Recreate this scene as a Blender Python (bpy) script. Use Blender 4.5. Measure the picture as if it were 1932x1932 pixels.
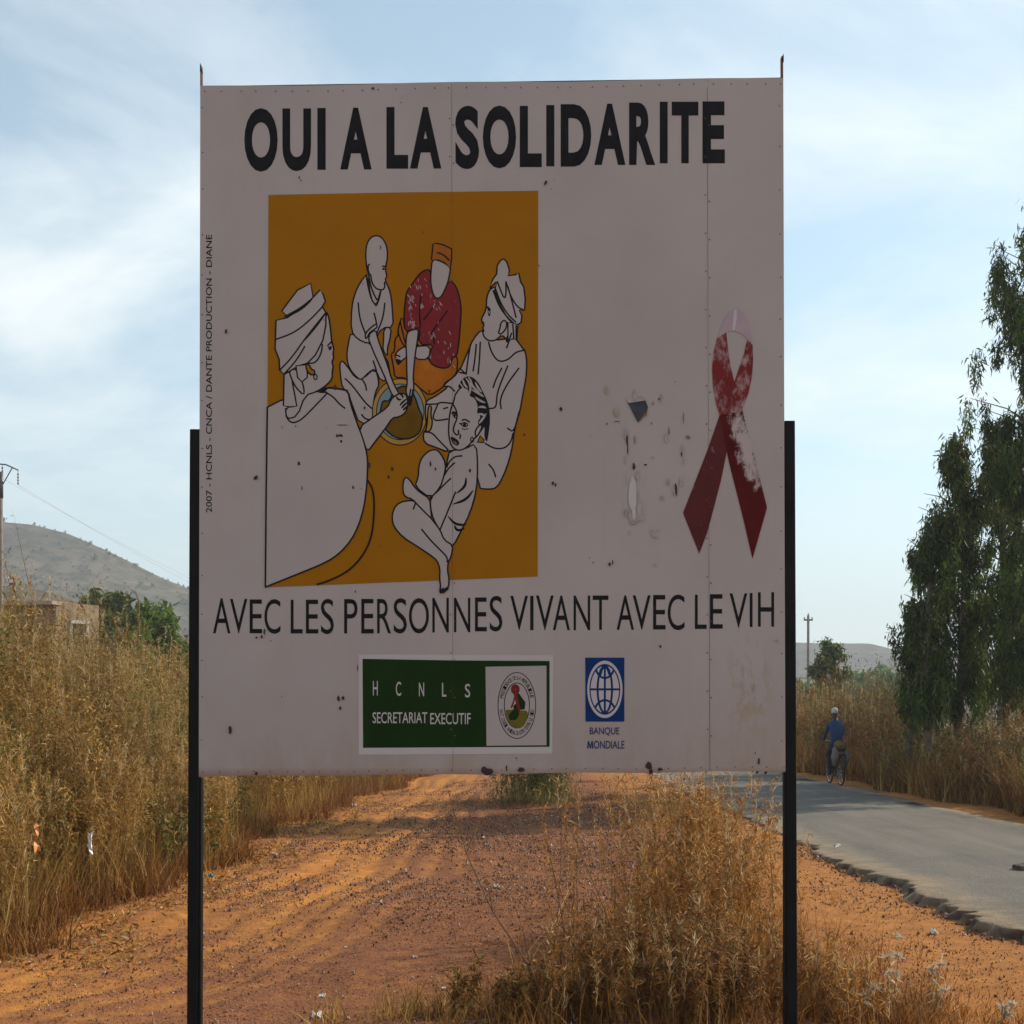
import bpy, bmesh, math, random
import numpy as np
from mathutils import Vector, Matrix

random.seed(7)
RNG = np.random.default_rng(7)
for o in list(bpy.data.objects):
    bpy.data.objects.remove(o)
SC = bpy.context.scene
COL = SC.collection
R = math.radians

# ------------------------------------------------------------------ camera
F, HOR, CAMH = 2400.0, 1345.0, 1.6          # focal length and horizon on a 1932 px wide frame, eye height
cam_data = bpy.data.cameras.new('camera')
cam_data.sensor_width = 36.0
cam_data.lens = 36.0 * F / 1932.0
cam_data.shift_y = (HOR - 966.0) / 1932.0
cam_data.clip_start = 0.05
cam_data.clip_end = 5000.0
cam = bpy.data.objects.new('camera', cam_data)
COL.objects.link(cam)
cam.location = (0, 0, CAMH)
cam.rotation_euler = (R(90), 0, 0)
SC.camera = cam

# ------------------------------------------------------------------ sky, sun, exposure
SUN_EL, SUN_AZ = R(35), R(61)                # azimuth measured from +Y (view direction) towards +X (right)
world = bpy.data.worlds.new('World')
SC.world = world
world.use_nodes = True
nt = world.node_tree
nt.nodes.clear()
N = nt.nodes.new
out = N('ShaderNodeOutputWorld'); bg = N('ShaderNodeBackground'); sky = N('ShaderNodeTexSky')
sky.sky_type = 'NISHITA'; sky.sun_disc = False
sky.sun_elevation = SUN_EL; sky.sun_rotation = SUN_AZ
sky.air_density = 1.0; sky.dust_density = 0.7; sky.ozone_density = 1.0; sky.altitude = 300
tc = N('ShaderNodeTexCoord'); sep = N('ShaderNodeSeparateXYZ')
nt.links.new(tc.outputs['Generated'], sep.inputs[0])
addz = N('ShaderNodeMath'); addz.operation = 'ADD'; addz.inputs[1].default_value = 0.34
mz = N('ShaderNodeMath'); mz.operation = 'MAXIMUM'; mz.inputs[1].default_value = 0.0
nt.links.new(sep.outputs['Z'], mz.inputs[0]); nt.links.new(mz.outputs[0], addz.inputs[0])
dx = N('ShaderNodeMath'); dx.operation = 'DIVIDE'; dy = N('ShaderNodeMath'); dy.operation = 'DIVIDE'
nt.links.new(sep.outputs['X'], dx.inputs[0]); nt.links.new(addz.outputs[0], dx.inputs[1])
nt.links.new(sep.outputs['Y'], dy.inputs[0]); nt.links.new(addz.outputs[0], dy.inputs[1])
comb = N('ShaderNodeCombineXYZ')
nt.links.new(dx.outputs[0], comb.inputs[0]); nt.links.new(dy.outputs[0], comb.inputs[1])
mp = N('ShaderNodeMapping'); mp.inputs['Rotation'].default_value = (0, 0, R(-28)); mp.inputs['Scale'].default_value = (1.15, 1.75, 1)
mp.inputs['Location'].default_value = (5.3, 2.2, 0)
nt.links.new(comb.outputs[0], mp.inputs[0])
n1 = N('ShaderNodeTexNoise'); n1.inputs['Scale'].default_value = 1.6; n1.inputs['Detail'].default_value = 9
n1.inputs['Roughness'].default_value = 0.58; n1.inputs['Distortion'].default_value = 0.35
nt.links.new(mp.outputs[0], n1.inputs['Vector'])
cr = N('ShaderNodeValToRGB')
cr.color_ramp.elements[0].position = 0.40; cr.color_ramp.elements[0].color = (0, 0, 0, 1)
cr.color_ramp.elements[1].position = 0.72; cr.color_ramp.elements[1].color = (1, 1, 1, 1)
nt.links.new(n1.outputs['Fac'], cr.inputs[0])
# thin high cloud: the flatter one looks through it, the whiter it gets
veil = N('ShaderNodeMapRange'); veil.inputs[1].default_value = 0.0; veil.inputs[1].default_value = 0.25; veil.inputs[2].default_value = 0.95
veil.inputs[3].default_value = 1.0; veil.inputs[4].default_value = 0.12; veil.interpolation_type = 'SMOOTHSTEP'
nt.links.new(mz.outputs[0], veil.inputs[0])
cov = N('ShaderNodeMath'); cov.operation = 'MULTIPLY_ADD'; cov.inputs[1].default_value = 0.78; cov.inputs[2].default_value = 0.22
nt.links.new(cr.outputs[0], cov.inputs[0])
cm = N('ShaderNodeMath'); cm.operation = 'MULTIPLY'
nt.links.new(cov.outputs[0], cm.inputs[0]); nt.links.new(veil.outputs[0], cm.inputs[1])
low_air = N('ShaderNodeMapRange'); low_air.inputs[2].default_value = 0.30; low_air.inputs[3].default_value = 0.85; low_air.inputs[4].default_value = 0.0
nt.links.new(mz.outputs[0], low_air.inputs[0])
cmax = N('ShaderNodeMath'); cmax.operation = 'MAXIMUM'
nt.links.new(cm.outputs[0], cmax.inputs[0]); nt.links.new(low_air.outputs[0], cmax.inputs[1]); cm = cmax
mix = N('ShaderNodeMix'); mix.data_type = 'RGBA'
mix.inputs['B'].default_value = (5.9, 6.25, 6.25, 1)
tint = N('ShaderNodeMix'); tint.data_type = 'RGBA'; tint.blend_type = 'MULTIPLY'; tint.inputs['Factor'].default_value = 1.0; tint.inputs['B'].default_value = (0.84, 1.0, 0.90, 1)
nt.links.new(sky.outputs[0], tint.inputs['A'])
nt.links.new(cm.outputs[0], mix.inputs['Factor']); nt.links.new(tint.outputs['Result'], mix.inputs['A'])
nt.links.new(mix.outputs['Result'], bg.inputs['Color'])
bg.inputs['Strength'].default_value = 0.15
nt.links.new(bg.outputs[0], out.inputs['Surface'])

sun_data = bpy.data.lights.new('sun', 'SUN')
sun_data.energy = 4.4; sun_data.angle = R(0.55); sun_data.color = (1.0, 0.90, 0.74)
sun = bpy.data.objects.new('sun', sun_data)
COL.objects.link(sun)
SUNDIR = Vector((math.cos(SUN_EL) * math.sin(SUN_AZ), math.cos(SUN_EL) * math.cos(SUN_AZ), math.sin(SUN_EL)))
sun.rotation_euler = (-SUNDIR).to_track_quat('-Z', 'Y').to_euler()
sun.location = SUNDIR * 50

SC.view_settings.view_transform = 'Standard'
SC.view_settings.look = 'None'
SC.view_settings.exposure = 0.36
SC.view_settings.gamma = 1.0
SC.view_settings.use_curve_mapping = False
SC.cycles.max_bounces = 4
SC.cycles.diffuse_bounces = 2
SC.cycles.transparent_max_bounces = 8
SC.cycles.volume_bounces = 0

# ------------------------------------------------------------------ helpers
def at(px, py, d):
    """point at distance d seen at (px, py) of the 1932 px frame"""
    return Vector(((px - 966.0) * d / F, d, CAMH - (py - HOR) * d / F))

def gp(px, py, z=0.0):
    d = F * (CAMH - z) / (py - HOR)
    return Vector(((px - 966.0) * d / F, d, z))

def tag(o, label=None, cat=None, group=None, kind=None):
    if label: o['label'] = label
    if cat: o['category'] = cat
    if group: o['group'] = group
    if kind: o['kind'] = kind
    return o

def link(name, me, parent=None, mats=None):
    o = bpy.data.objects.new(name, me)
    COL.objects.link(o)
    if parent is not None: o.parent = parent
    if mats:
        for m in mats: me.materials.append(m)
    return o

def empty(name, loc=(0, 0, 0), rz=0.0):
    o = bpy.data.objects.new(name, None)
    o.empty_display_size = 0.1
    COL.objects.link(o); o.location = loc; o.rotation_euler = (0, 0, rz)
    return o

def mesh_np(name, verts, faces, matidx=None, smooth=False):
    """mesh from a numpy vertex array and a list of numpy face arrays (tri or quad)"""
    me = bpy.data.meshes.new(name)
    verts = np.asarray(verts, dtype=np.float32).reshape(-1, 3)
    if not isinstance(faces, (list, tuple)): faces = [faces]
    faces = [np.asarray(f, dtype=np.int32) for f in faces if len(f)]
    loops = np.concatenate([f.ravel() for f in faces])
    sizes = np.concatenate([np.full(len(f), f.shape[1], dtype=np.int32) for f in faces])
    starts = np.concatenate([[0], np.cumsum(sizes)[:-1]]).astype(np.int32)
    me.vertices.add(len(verts)); me.vertices.foreach_set('co', verts.ravel())
    me.loops.add(len(loops)); me.loops.foreach_set('vertex_index', loops)
    me.polygons.add(len(sizes)); me.polygons.foreach_set('loop_start', starts)
    if matidx is not None: me.polygons.foreach_set('material_index', np.asarray(matidx, dtype=np.int32))
    if smooth: me.polygons.foreach_set('use_smooth', np.ones(len(sizes), dtype=bool))
    me.update(calc_edges=True)
    return me

class MB:
    """collects boxes, tubes, lathes and polygons into one mesh"""
    def __init__(s): s.v = []; s.f = []; s.m = []
    def add(s, vs, fs, m=0):
        b = len(s.v); s.v += [tuple(v) for v in vs]
        s.f += [tuple(b + i for i in f) for f in fs]; s.m += [m] * len(fs)
    def box(s, c, d, m=0, rot=None):
        c = Vector(c); h = Vector(d) / 2
        vs = [Vector((x * h.x, y * h.y, z * h.z)) for x in (-1, 1) for y in (-1, 1) for z in (-1, 1)]
        if rot is not None: vs = [rot @ v for v in vs]
        s.add([c + v for v in vs], [(0, 1, 3, 2), (4, 6, 7, 5), (0, 4, 5, 1), (2, 3, 7, 6), (0, 2, 6, 4), (1, 5, 7, 3)], m)
    def tube(s, pts, rad, n=8, m=0, caps=True):
        pts = [Vector(p) for p in pts]
        if not hasattr(rad, '__len__'): rad = [rad] * len(pts)
        vs = []; up = Vector((0.13, 0.31, 0.94)).normalized()
        for i, p in enumerate(pts):
            d = (pts[min(i + 1, len(pts) - 1)] - pts[max(i - 1, 0)]).normalized()
            u = up if abs(d.dot(up)) < 0.95 else Vector((1, 0, 0))
            a = d.cross(u).normalized(); b = a.cross(d)
            vs += [p + (a * math.cos(t) + b * math.sin(t)) * rad[i] for t in [2 * math.pi * k / n for k in range(n)]]
        fs = []
        for i in range(len(pts) - 1):
            for k in range(n):
                fs.append((i * n + k, i * n + (k + 1) % n, (i + 1) * n + (k + 1) % n, (i + 1) * n + k))
        if caps:
            fs.append(tuple(range(n - 1, -1, -1))); fs.append(tuple((len(pts) - 1) * n + k for k in range(n)))
        s.add(vs, fs, m)
    def torus(s, c, axis, R0, r0, n=24, k=6, m=0):
        c = Vector(c); axis = Vector(axis).normalized()
        u = axis.orthogonal().normalized(); w = axis.cross(u)
        vs = []
        for i in range(n):
            t = 2 * math.pi * i / n; d = u * math.cos(t) + w * math.sin(t)
            for j in range(k):
                q = 2 * math.pi * j / k
                vs.append(c + d * (R0 + r0 * math.cos(q)) + axis * r0 * math.sin(q))
        fs = [(i * k + j, ((i + 1) % n) * k + j, ((i + 1) % n) * k + (j + 1) % k, i * k + (j + 1) % k) for i in range(n) for j in range(k)]
        s.add(vs, fs, m)
    def blob(s, c, d, m=0, n=8, k=5, jit=0.0, rnd=random):
        c = Vector(c); vs = [c + Vector((0, 0, d[2]))]
        for i in range(1, k):
            p = math.pi * i / k
            for j in range(n):
                t = 2 * math.pi * j / n; q = 1 + jit * (rnd.random() - 0.5)
                vs.append(c + Vector((d[0] * math.sin(p) * math.cos(t) * q, d[1] * math.sin(p) * math.sin(t) * q, d[2] * math.cos(p) * q)))
        vs.append(c - Vector((0, 0, d[2]))); L = len(vs) - 1
        fs = [(0, 1 + j, 1 + (j + 1) % n) for j in range(n)]
        for i in range(k - 2):
            for j in range(n):
                fs.append((1 + i * n + j, 1 + (i + 1) * n + j, 1 + (i + 1) * n + (j + 1) % n, 1 + i * n + (j + 1) % n))
        b = 1 + (k - 2) * n
        fs += [(L, b + (j + 1) % n, b + j) for j in range(n)]
        s.add(vs, fs, m)
    def build(s, name, mats, parent=None, smooth=False):
        me = bpy.data.meshes.new(name)
        me.from_pydata(s.v, [], s.f)
        me.polygons.foreach_set('material_index', s.m)
        if smooth: me.polygons.foreach_set('use_smooth', [True] * len(s.f))
        me.update()
        if not isinstance(mats, (list, tuple)): mats = [mats]
        return link(name, me, parent, mats)

# ------------------------------------------------------------------ materials
def new_mat(name):
    m = bpy.data.materials.new(name); m.use_nodes = True
    t = m.node_tree; b = t.nodes['Principled BSDF']
    return m, t, b

def node(t, kind, **kw):
    n = t.nodes.new(kind)
    for k, v in kw.items():
        if k.startswith('i_'):
            key = k[2:]
            n.inputs[int(key) if key.isdigit() else key].default_value = v
        else: setattr(n, k, v)
    return n

def ramp(t, src, stops):
    n = t.nodes.new('ShaderNodeValToRGB'); e = n.color_ramp.elements
    while len(e) < len(stops): e.new(0.5)
    for el, (p, c) in zip(e, stops):
        el.position = p; el.color = (c[0], c[1], c[2], 1) if hasattr(c, '__len__') else (c, c, c, 1)
    t.links.new(src, n.inputs[0])
    return n.outputs[0]

def mixc(t, fac, a, b, mode='MIX'):
    n = t.nodes.new('ShaderNodeMix'); n.data_type = 'RGBA'; n.blend_type = mode
    for s, v in (('Factor', fac), ('A', a), ('B', b)):
        if hasattr(v, 'is_linked'): t.links.new(v, n.inputs[s])
        elif hasattr(v, '__len__'): n.inputs[s].default_value = (v[0], v[1], v[2], 1)
        else: n.inputs[s].default_value = v
    return n.outputs['Result']

def mth(t, op, a, b=0.0, clamp=False):
    n = t.nodes.new('ShaderNodeMath'); n.operation = op; n.use_clamp = clamp
    for i, v in enumerate((a, b)):
        if hasattr(v, 'is_linked'): t.links.new(v, n.inputs[i])
        else: n.inputs[i].default_value = v
    return n.outputs[0]

def noise(t, scale, detail=4, rough=0.5, vec=None, stretch=None):
    n = node(t, 'ShaderNodeTexNoise'); n.inputs['Scale'].default_value = scale
    n.inputs['Detail'].default_value = detail; n.inputs['Roughness'].default_value = rough
    if vec is None:
        g = t.nodes.new('ShaderNodeNewGeometry'); vec = g.outputs['Position']
    if stretch:
        mpn = t.nodes.new('ShaderNodeMapping'); mpn.inputs['Scale'].default_value = stretch
        t.links.new(vec, mpn.inputs[0]); vec = mpn.outputs[0]
    t.links.new(vec, n.inputs['Vector'])
    return n.outputs['Fac']

def bump(t, b, h, strength=0.3, dist=0.01):
    n = node(t, 'ShaderNodeBump'); n.inputs['Strength'].default_value = strength; n.inputs['Distance'].default_value = dist
    t.links.new(h, n.inputs['Height']); t.links.new(n.outputs[0], b.inputs['Normal'])

def attr(t, name):
    n = node(t, 'ShaderNodeAttribute'); n.attribute_name = name
    return n.outputs['Fac']

def plain(name, col, rough=0.6, var=0.12, nscale=6.0, metal=0.0, spec=0.35):
    """one base colour, broken up by noise"""
    m, t, b = new_mat(name)
    n = noise(t, nscale, 5, 0.6)
    lo = [c * (1 - var) for c in col]; hi = [min(1, c * (1 + var)) for c in col]
    t.links.new(ramp(t, n, [(0.3, lo), (0.7, hi)]), b.inputs['Base Color'])
    b.inputs['Roughness'].default_value = rough; b.inputs['Metallic'].default_value = metal
    b.inputs['Specular IOR Level'].default_value = spec
    return m

def leafy(name, stops, trans=0.35, patch=None, pscale=0.8, rough=0.6):
    """leaf or straw: colour by blade, an optional second tint in patches, light through the blade"""
    m, t, b = new_mat(name)
    g = node(t, 'ShaderNodeNewGeometry')
    c = ramp(t, g.outputs['Random Per Island'], stops)
    if patch:
        n = noise(t, pscale, 3, 0.6)
        f = ramp(t, n, [(0.46, 0.0), (0.62, 1.0)])
        f = mth(t, 'MULTIPLY', f, patch[1])
        c = mixc(t, f, c, mixc(t, 0.75, c, patch[0]))
    t.links.new(c, b.inputs['Base Color']); b.inputs['Roughness'].default_value = rough
    b.inputs['Specular IOR Level'].default_value = 0.25
    tr = node(t, 'ShaderNodeBsdfTranslucent'); t.links.new(c, tr.inputs[0])
    mx = node(t, 'ShaderNodeMixShader'); mx.inputs[0].default_value = trans
    o = t.nodes['Material Output']
    t.links.new(b.outputs[0], mx.inputs[1]); t.links.new(tr.outputs[0], mx.inputs[2]); t.links.new(mx.outputs[0], o.inputs[0])
    return m
# ------------------------------------------------------------------ terrain
def sstep(a, b, x):
    t = np.clip((x - a) / (b - a), 0, 1); return t * t * (3 - 2 * t)

_ph = RNG.uniform(0, 6.28, 40); _fr = RNG.uniform(-1, 1, (40, 2))
def fbm(x, y, f0=1.0, octs=4):
    r = 0.0; a = 1.0; f = f0
    for o in range(octs):
        for k in range(4):
            i = (o * 4 + k) % 40
            r = r + a * 0.35 * np.sin(f * (x * _fr[i, 0] * 2.2 + y * _fr[i, 1] * 2.2) + _ph[i])
        a *= 0.5; f *= 2.1
    return r

def track_u(x, y):
    """sideways distance from the middle of the dirt track, which swings left towards the camera"""
    c = -1.25 - 2.6 * np.exp(-np.maximum(y - 5.0, -2.0) / 4.5) + 0.15 * np.sin(y * 0.25)
    return x - c

RLEFT, RRIGHT = 3.5, 7.05
def road_left(y):
    n = np.interp(y, _ey, _en1) * 0.07 + np.interp(y, _ey2, _en2) * 0.035
    return RLEFT + n + 0.05 * np.sin(y * 0.6 + 2) + 0.10 * np.exp(-((y - 11.9) / 0.35) ** 2) + 0.16 * sstep(9.6, 8.0, y)
_ey = np.arange(0, 450, 0.55); _en1 = RNG.normal(0, 1, len(_ey)); _ey2 = np.arange(0, 450, 0.11); _en2 = RNG.normal(0, 1, len(_ey2))
def edge_fill(y):
    """where drifted dirt lies level with the asphalt edge"""
    return np.clip(sstep(12.2, 14.2, y) + sstep(8.9, 8.2, y), 0, 1)

def rut_mask(x, y):
    u = track_u(x, y) + 0.05 * np.sin(y * 1.3)
    m = 0.0
    for c_, w_, a_ in ((-1.95, 0.25, 0.8), (-1.45, 0.13, 0.9), (-1.1, 0.12, 1.0), (-0.72, 0.08, 0.7), (-0.42, 0.14, 1.0), (-0.10, 0.07, 0.6), (0.16, 0.13, 1.0), (0.46, 0.07, 0.7), (0.75, 0.10, 0.7), (1.05, 0.07, 0.5)):
        m = m + a_ * np.exp(-((u - c_ - 0.05 * np.sin(y * 0.7 + c_ * 5)) / w_) ** 2)
    return np.clip(m, 0, 1) * (0.78 + 0.22 * np.sin(y * 0.9 + u * 2.0) * np.sin(y * 0.37 + 1))

def g(x, y):
    x = np.asarray(x, float); y = np.asarray(y, float)
    near = sstep(90, 30, np.abs(y)) * sstep(60, 25, np.abs(x))
    h = 0.035 * fbm(x, y, 0.9, 3) * near + 0.012 * fbm(x, y, 6.0, 2) * near
    h = h - 0.035 * rut_mask(x, y) * near
    road = sstep(RLEFT - 0.9, RLEFT - 0.1, x) * sstep(RRIGHT + 2.0, RRIGHT + 0.6, x)
    h = h * (1 - 0.8 * road) - 0.02 * road
    h = h + 0.075 * sstep(RRIGHT - 0.2, RRIGHT + 0.25, x) * sstep(14, 9, x)      # far shoulder level with the asphalt
    h = h + 0.12 * sstep(-3.4, -5.0, x) * near
    h = h + 0.048 * edge_fill(y) * sstep(RLEFT - 0.75, RLEFT - 0.12, x) * sstep(RLEFT + 0.6, RLEFT + 0.3, x)
    h = h - 0.02 * sstep(12.0, 8.0, y) * sstep(2.3, 2.9, x) * sstep(3.6, 3.2, x)
    return h

def axis(lo, hi, a, b, step, grow=1.35):
    v = list(np.arange(a, b, step)); s = step; x = v[-1]
    while x < hi: s *= grow; x += s; v.append(min(x, hi))
    s = step; x = a; pre = []
    while x > lo: s *= grow; x -= s; pre.append(max(x, lo))
    return np.array(pre[::-1] + v)

GX = axis(-1400, 1400, -6.5, 8.5, 0.055); GY = axis(-60, 1900, 5.6, 24.0, 0.075, 1.12)
XX, YY = np.meshgrid(GX, GY)
ZZ = g(XX, YY)
nx, ny = len(GX), len(GY)
idx = np.arange(nx * ny).reshape(ny, nx)
quads = np.stack([idx[:-1, :-1], idx[:-1, 1:], idx[1:, 1:], idx[1:, :-1]], -1).reshape(-1, 4)
me = mesh_np('ground', np.stack([XX, YY, ZZ], -1), quads, smooth=True)
for nm, val in (('rut', rut_mask(XX, YY)), ('track', sstep(0.9, -0.5, track_u(XX, YY)) * sstep(-5.5, -3.5, XX))):
    a = me.attributes.new(nm, 'FLOAT', 'POINT'); a.data.foreach_set('value', val.astype(np.float32).ravel())

m, t, b = new_mat('red_dirt')
n_big = noise(t, 0.9, 5, 0.6); n_mid = noise(t, 7.0, 5, 0.65); n_fine = noise(t, 60.0, 4, 0.7)
grav = mixc(t, ramp(t, n_fine, [(0.35, 0), (0.65, 1)]), (0.085, 0.031, 0.017), (0.33, 0.130, 0.058))
sand = mixc(t, ramp(t, n_mid, [(0.3, 0), (0.7, 1)]), (0.42, 0.163, 0.034), (0.57, 0.238, 0.054))
f = mth(t, 'MULTIPLY', attr(t, 'rut'), 0.80)
f = mth(t, 'ADD', f, mth(t, 'MULTIPLY', mth(t, 'SUBTRACT', n_big, 0.52), 1.0), True)
f = mth(t, 'ADD', f, mth(t, 'MULTIPLY', attr(t, 'track'), 0.30), True)
f = mth(t, 'ADD', f, mth(t, 'MULTIPLY', mth(t, 'SUBTRACT', n_mid, 0.5), 1.3), True)
sx = node(t, 'ShaderNodeSeparateXYZ'); gg = node(t, 'ShaderNodeNewGeometry'); t.links.new(gg.outputs['Position'], sx.inputs[0])
east = node(t, 'ShaderNodeMapRange', i_1=1.4, i_2=2.6); t.links.new(sx.outputs['X'], east.inputs[0])
f = mth(t, 'MAXIMUM', f, mth(t, 'MULTIPLY', east.outputs[0], ramp(t, n_mid, [(0.2, 0.25), (0.65, 0.75)])))
sand = mixc(t, mth(t, 'MULTIPLY', ramp(t, n_fine, [(0.5, 0), (0.68, 1)]), 0.45), sand, (0.20, 0.085, 0.035))
col = mixc(t, f, grav, sand)
far = node(t, 'ShaderNodeMapRange', i_1=45.0, i_2=120.0); t.links.new(sx.outputs['Y'], far.inputs[0])
col = mixc(t, far.outputs[0], col, mixc(t, n_big, (0.10, 0.085, 0.035), (0.20, 0.15, 0.07)))
t.links.new(col, b.inputs['Base Color']); b.inputs['Roughness'].default_value = 0.95; b.inputs['Specular IOR Level'].default_value = 0.1
bump(t, b, mth(t, 'ADD', mth(t, 'MULTIPLY', n_fine, 0.5), n_mid), 0.7, 0.03)
M_DIRT = m
o = link('ground', me, None, [m]); tag(o, 'red laterite dirt ground with wheel ruts', 'ground', kind='structure')

# ------------------------------------------------------------------ asphalt road with a broken left edge
ry = np.concatenate([np.arange(2.0, 26, 0.05), np.arange(26, 60, 0.4), np.arange(60, 420, 8.0)])
cols = []
xl = road_left(ry) + 0.02 * np.interp(ry, ry, RNG.normal(0, 1, len(ry))) * (ry < 26)
top = 0.058 + 0.0 * ry
bend = 0.00012 * np.maximum(ry - 60, 0) ** 2
prof = [(-0.16, -0.14), (-0.035, -0.055), (0.0, -0.010), (0.035, 0.0), (0.16, 0.004), (0.5, 0.012), (1.2, 0.022), (2.0, 0.026), (2.8, 0.018), (3.25, 0.006)]
V = []; W = []
for k, (dx_, dz_) in enumerate(prof):
    jx = RNG.normal(0, (0.035, 0.022, 0.016, 0.012)[k], len(ry)) * (ry < 26) if k < 4 else 0
    V.append(np.stack([xl + dx_ + jx - bend, ry, top + dz_], -1)); W.append(np.full(len(ry), max(0.0, 1 - dx_ / 0.5)))
xr = RRIGHT + 0.06 * np.sin(ry * 0.8) + 0.04 * np.sin(ry * 2.3)
V.append(np.stack([xr - 0.25 - bend, ry, top + 0.003], -1)); W.append(np.full(len(ry), 0.45))
V.append(np.stack([xr - bend, ry, top + 0.0], -1)); W.append(np.full(len(ry), 1.0))
V.append(np.stack([xr + 0.05 - bend, ry, top - 0.2], -1)); W.append(np.full(len(ry), 1.0))
V = np.stack(V, 1); k = V.shape[1]
idx = np.arange(len(ry) * k).reshape(len(ry), k)
quads = np.stack([idx[:-1, :-1], idx[:-1, 1:], idx[1:, 1:], idx[1:, :-1]], -1).reshape(-1, 4)
me = mesh_np('road', V, quads)
a = me.attributes.new('dust', 'FLOAT', 'POINT'); a.data.foreach_set('value', np.stack(W, 1).astype(np.float32).ravel())
m, t, b = new_mat('worn_asphalt')
n_l = ramp(t, noise(t, 1.0, 6, 0.65, stretch=(2.6, 0.30, 1)), [(0.3, 0), (0.7, 1)]); n_f = noise(t, 60, 4, 0.75); n_m = noise(t, 6, 4, 0.6)
c = mixc(t, n_l, (0.078, 0.064, 0.048), (0.155, 0.128, 0.097))
c = mixc(t, mth(t, 'MULTIPLY', ramp(t, n_f, [(0.48, 0), (0.62, 1)]), 0.6), c, (0.25, 0.21, 0.165))
d = mth(t, 'MULTIPLY', attr(t, 'dust'), ramp(t, n_m, [(0.3, 0.15), (0.65, 1)]))
n_p = noise(t, 0.55, 3, 0.5)
c = mixc(t, mth(t, 'MULTIPLY', ramp(t, n_p, [(0.56, 0), (0.60, 1)]), 0.35), c, (0.075, 0.066, 0.058))
c = mixc(t, mth(t, 'MULTIPLY', d, 0.8), c, (0.42, 0.27, 0.13))
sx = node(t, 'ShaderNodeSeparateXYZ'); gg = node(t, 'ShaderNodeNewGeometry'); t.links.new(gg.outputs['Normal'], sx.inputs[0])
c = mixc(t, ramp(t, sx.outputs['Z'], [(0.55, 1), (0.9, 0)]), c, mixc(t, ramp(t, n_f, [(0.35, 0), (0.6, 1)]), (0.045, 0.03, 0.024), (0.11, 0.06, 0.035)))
t.links.new(c, b.inputs['Base Color']); b.inputs['Roughness'].default_value = 0.85
bump(t, b, n_f, 0.9, 0.02)
o = link('road', me, None, [m]); tag(o, 'grey patched asphalt road with crumbling edge', 'road', kind='structure')

# ------------------------------------------------------------------ gravel on the track, uncountable
def chips(P, S, rot, squash):
    """flat-bottomed irregular stones, 5 verts / 6 tris... as double pyramids"""
    n = len(P)
    base = np.array([[1, 0, 0], [0, 1, 0], [-1, 0, 0], [0, -1, 0], [0, 0, 1], [0, 0, -0.6]], float)
    v = base[None] * RNG.uniform(0.6, 1.25, (n, 6, 1))
    v[..., 0] *= S[:, None]; v[..., 1] *= S[:, None] * RNG.uniform(0.6, 1.1, n)[:, None]; v[..., 2] *= S[:, None] * RNG.uniform(0.5, 1.0, n)[:, None]; v[:, 5, 2] *= 1.5
    q = RNG.normal(0, 1, (n, 4)); q /= np.linalg.norm(q, axis=1, keepdims=True); w, a, b_, c_ = q.T
    Rm = np.stack([1 - 2 * (b_**2 + c_**2), 2 * (a*b_ - c_*w), 2 * (a*c_ + b_*w), 2 * (a*b_ + c_*w), 1 - 2 * (a**2 + c_**2), 2 * (b_*c_ - a*w), 2 * (a*c_ - b_*w), 2 * (b_*c_ + a*w), 1 - 2 * (a**2 + b_**2)], -1).reshape(n, 3, 3)
    v = np.einsum('nij,nkj->nki', Rm, v); v[..., 0] *= squash
    v = v + P[:, None, :]
    f = np.array([[0, 1, 4], [1, 2, 4], [2, 3, 4], [3, 0, 4], [1, 0, 5], [2, 1, 5], [3, 2, 5], [0, 3, 5]])
    return v.reshape(-1, 3), (f[None] + (np.arange(n) * 6)[:, None, None]).reshape(-1, 3)

def scatter(n, x0, x1, y0, y1, dens):
    y = y0 * (y1 / y0) ** RNG.random(n); x = RNG.uniform(x0, x1, n)
    keep = RNG.random(n) < dens(x, y)
    x, y = x[keep], y[keep]
    return np.stack([x, y, g(x, y)], -1)

P = scatter(230000, -5.6, 3.4, 5.9, 30, lambda x, y: (0.25 + 0.75 * (1 - rut_mask(x, y))) * np.clip(0.60 + 0.9 * fbm(x + 3, y, 1.2, 3) + 0.35 * (x > -1.2), 0.05, 1) * np.where(x > 1.9, 0.35, 1) * (np.abs(x) < 0.42 * y + 0.6))
S = RNG.lognormal(math.log(0.0060), 0.48, len(P)); S = np.clip(S, 0.003, 0.022) * np.clip(P[:, 1] / 9.0, 0.8, 1.6)
v, f_ = chips(P + np.array([0, 0, 1.0]) * (S * 0.35)[:, None], S, RNG.uniform(-0.5, 0.5, len(P)), 0.6)
m, t, b = new_mat('laterite_gravel')
gg = node(t, 'ShaderNodeNewGeometry')
t.links.new(ramp(t, gg.outputs['Random Per Island'], [(0.0, (0.07, 0.03, 0.02)), (0.5, (0.20, 0.085, 0.045)), (0.85, (0.34, 0.18, 0.10)), (0.97, (0.40, 0.30, 0.24)), (1.0, (0.6, 0.55, 0.5))]), b.inputs['Base Color'])
b.inputs['Roughness'].default_value = 0.9; b.inputs['Specular IOR Level'].default_value = 0.15
M_GRAVEL = m
o = link('gravel', mesh_np('gravel', v, f_), None, [m]); tag(o, 'loose dark red gravel strewn over the dirt track', 'gravel', kind='stuff')

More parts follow.
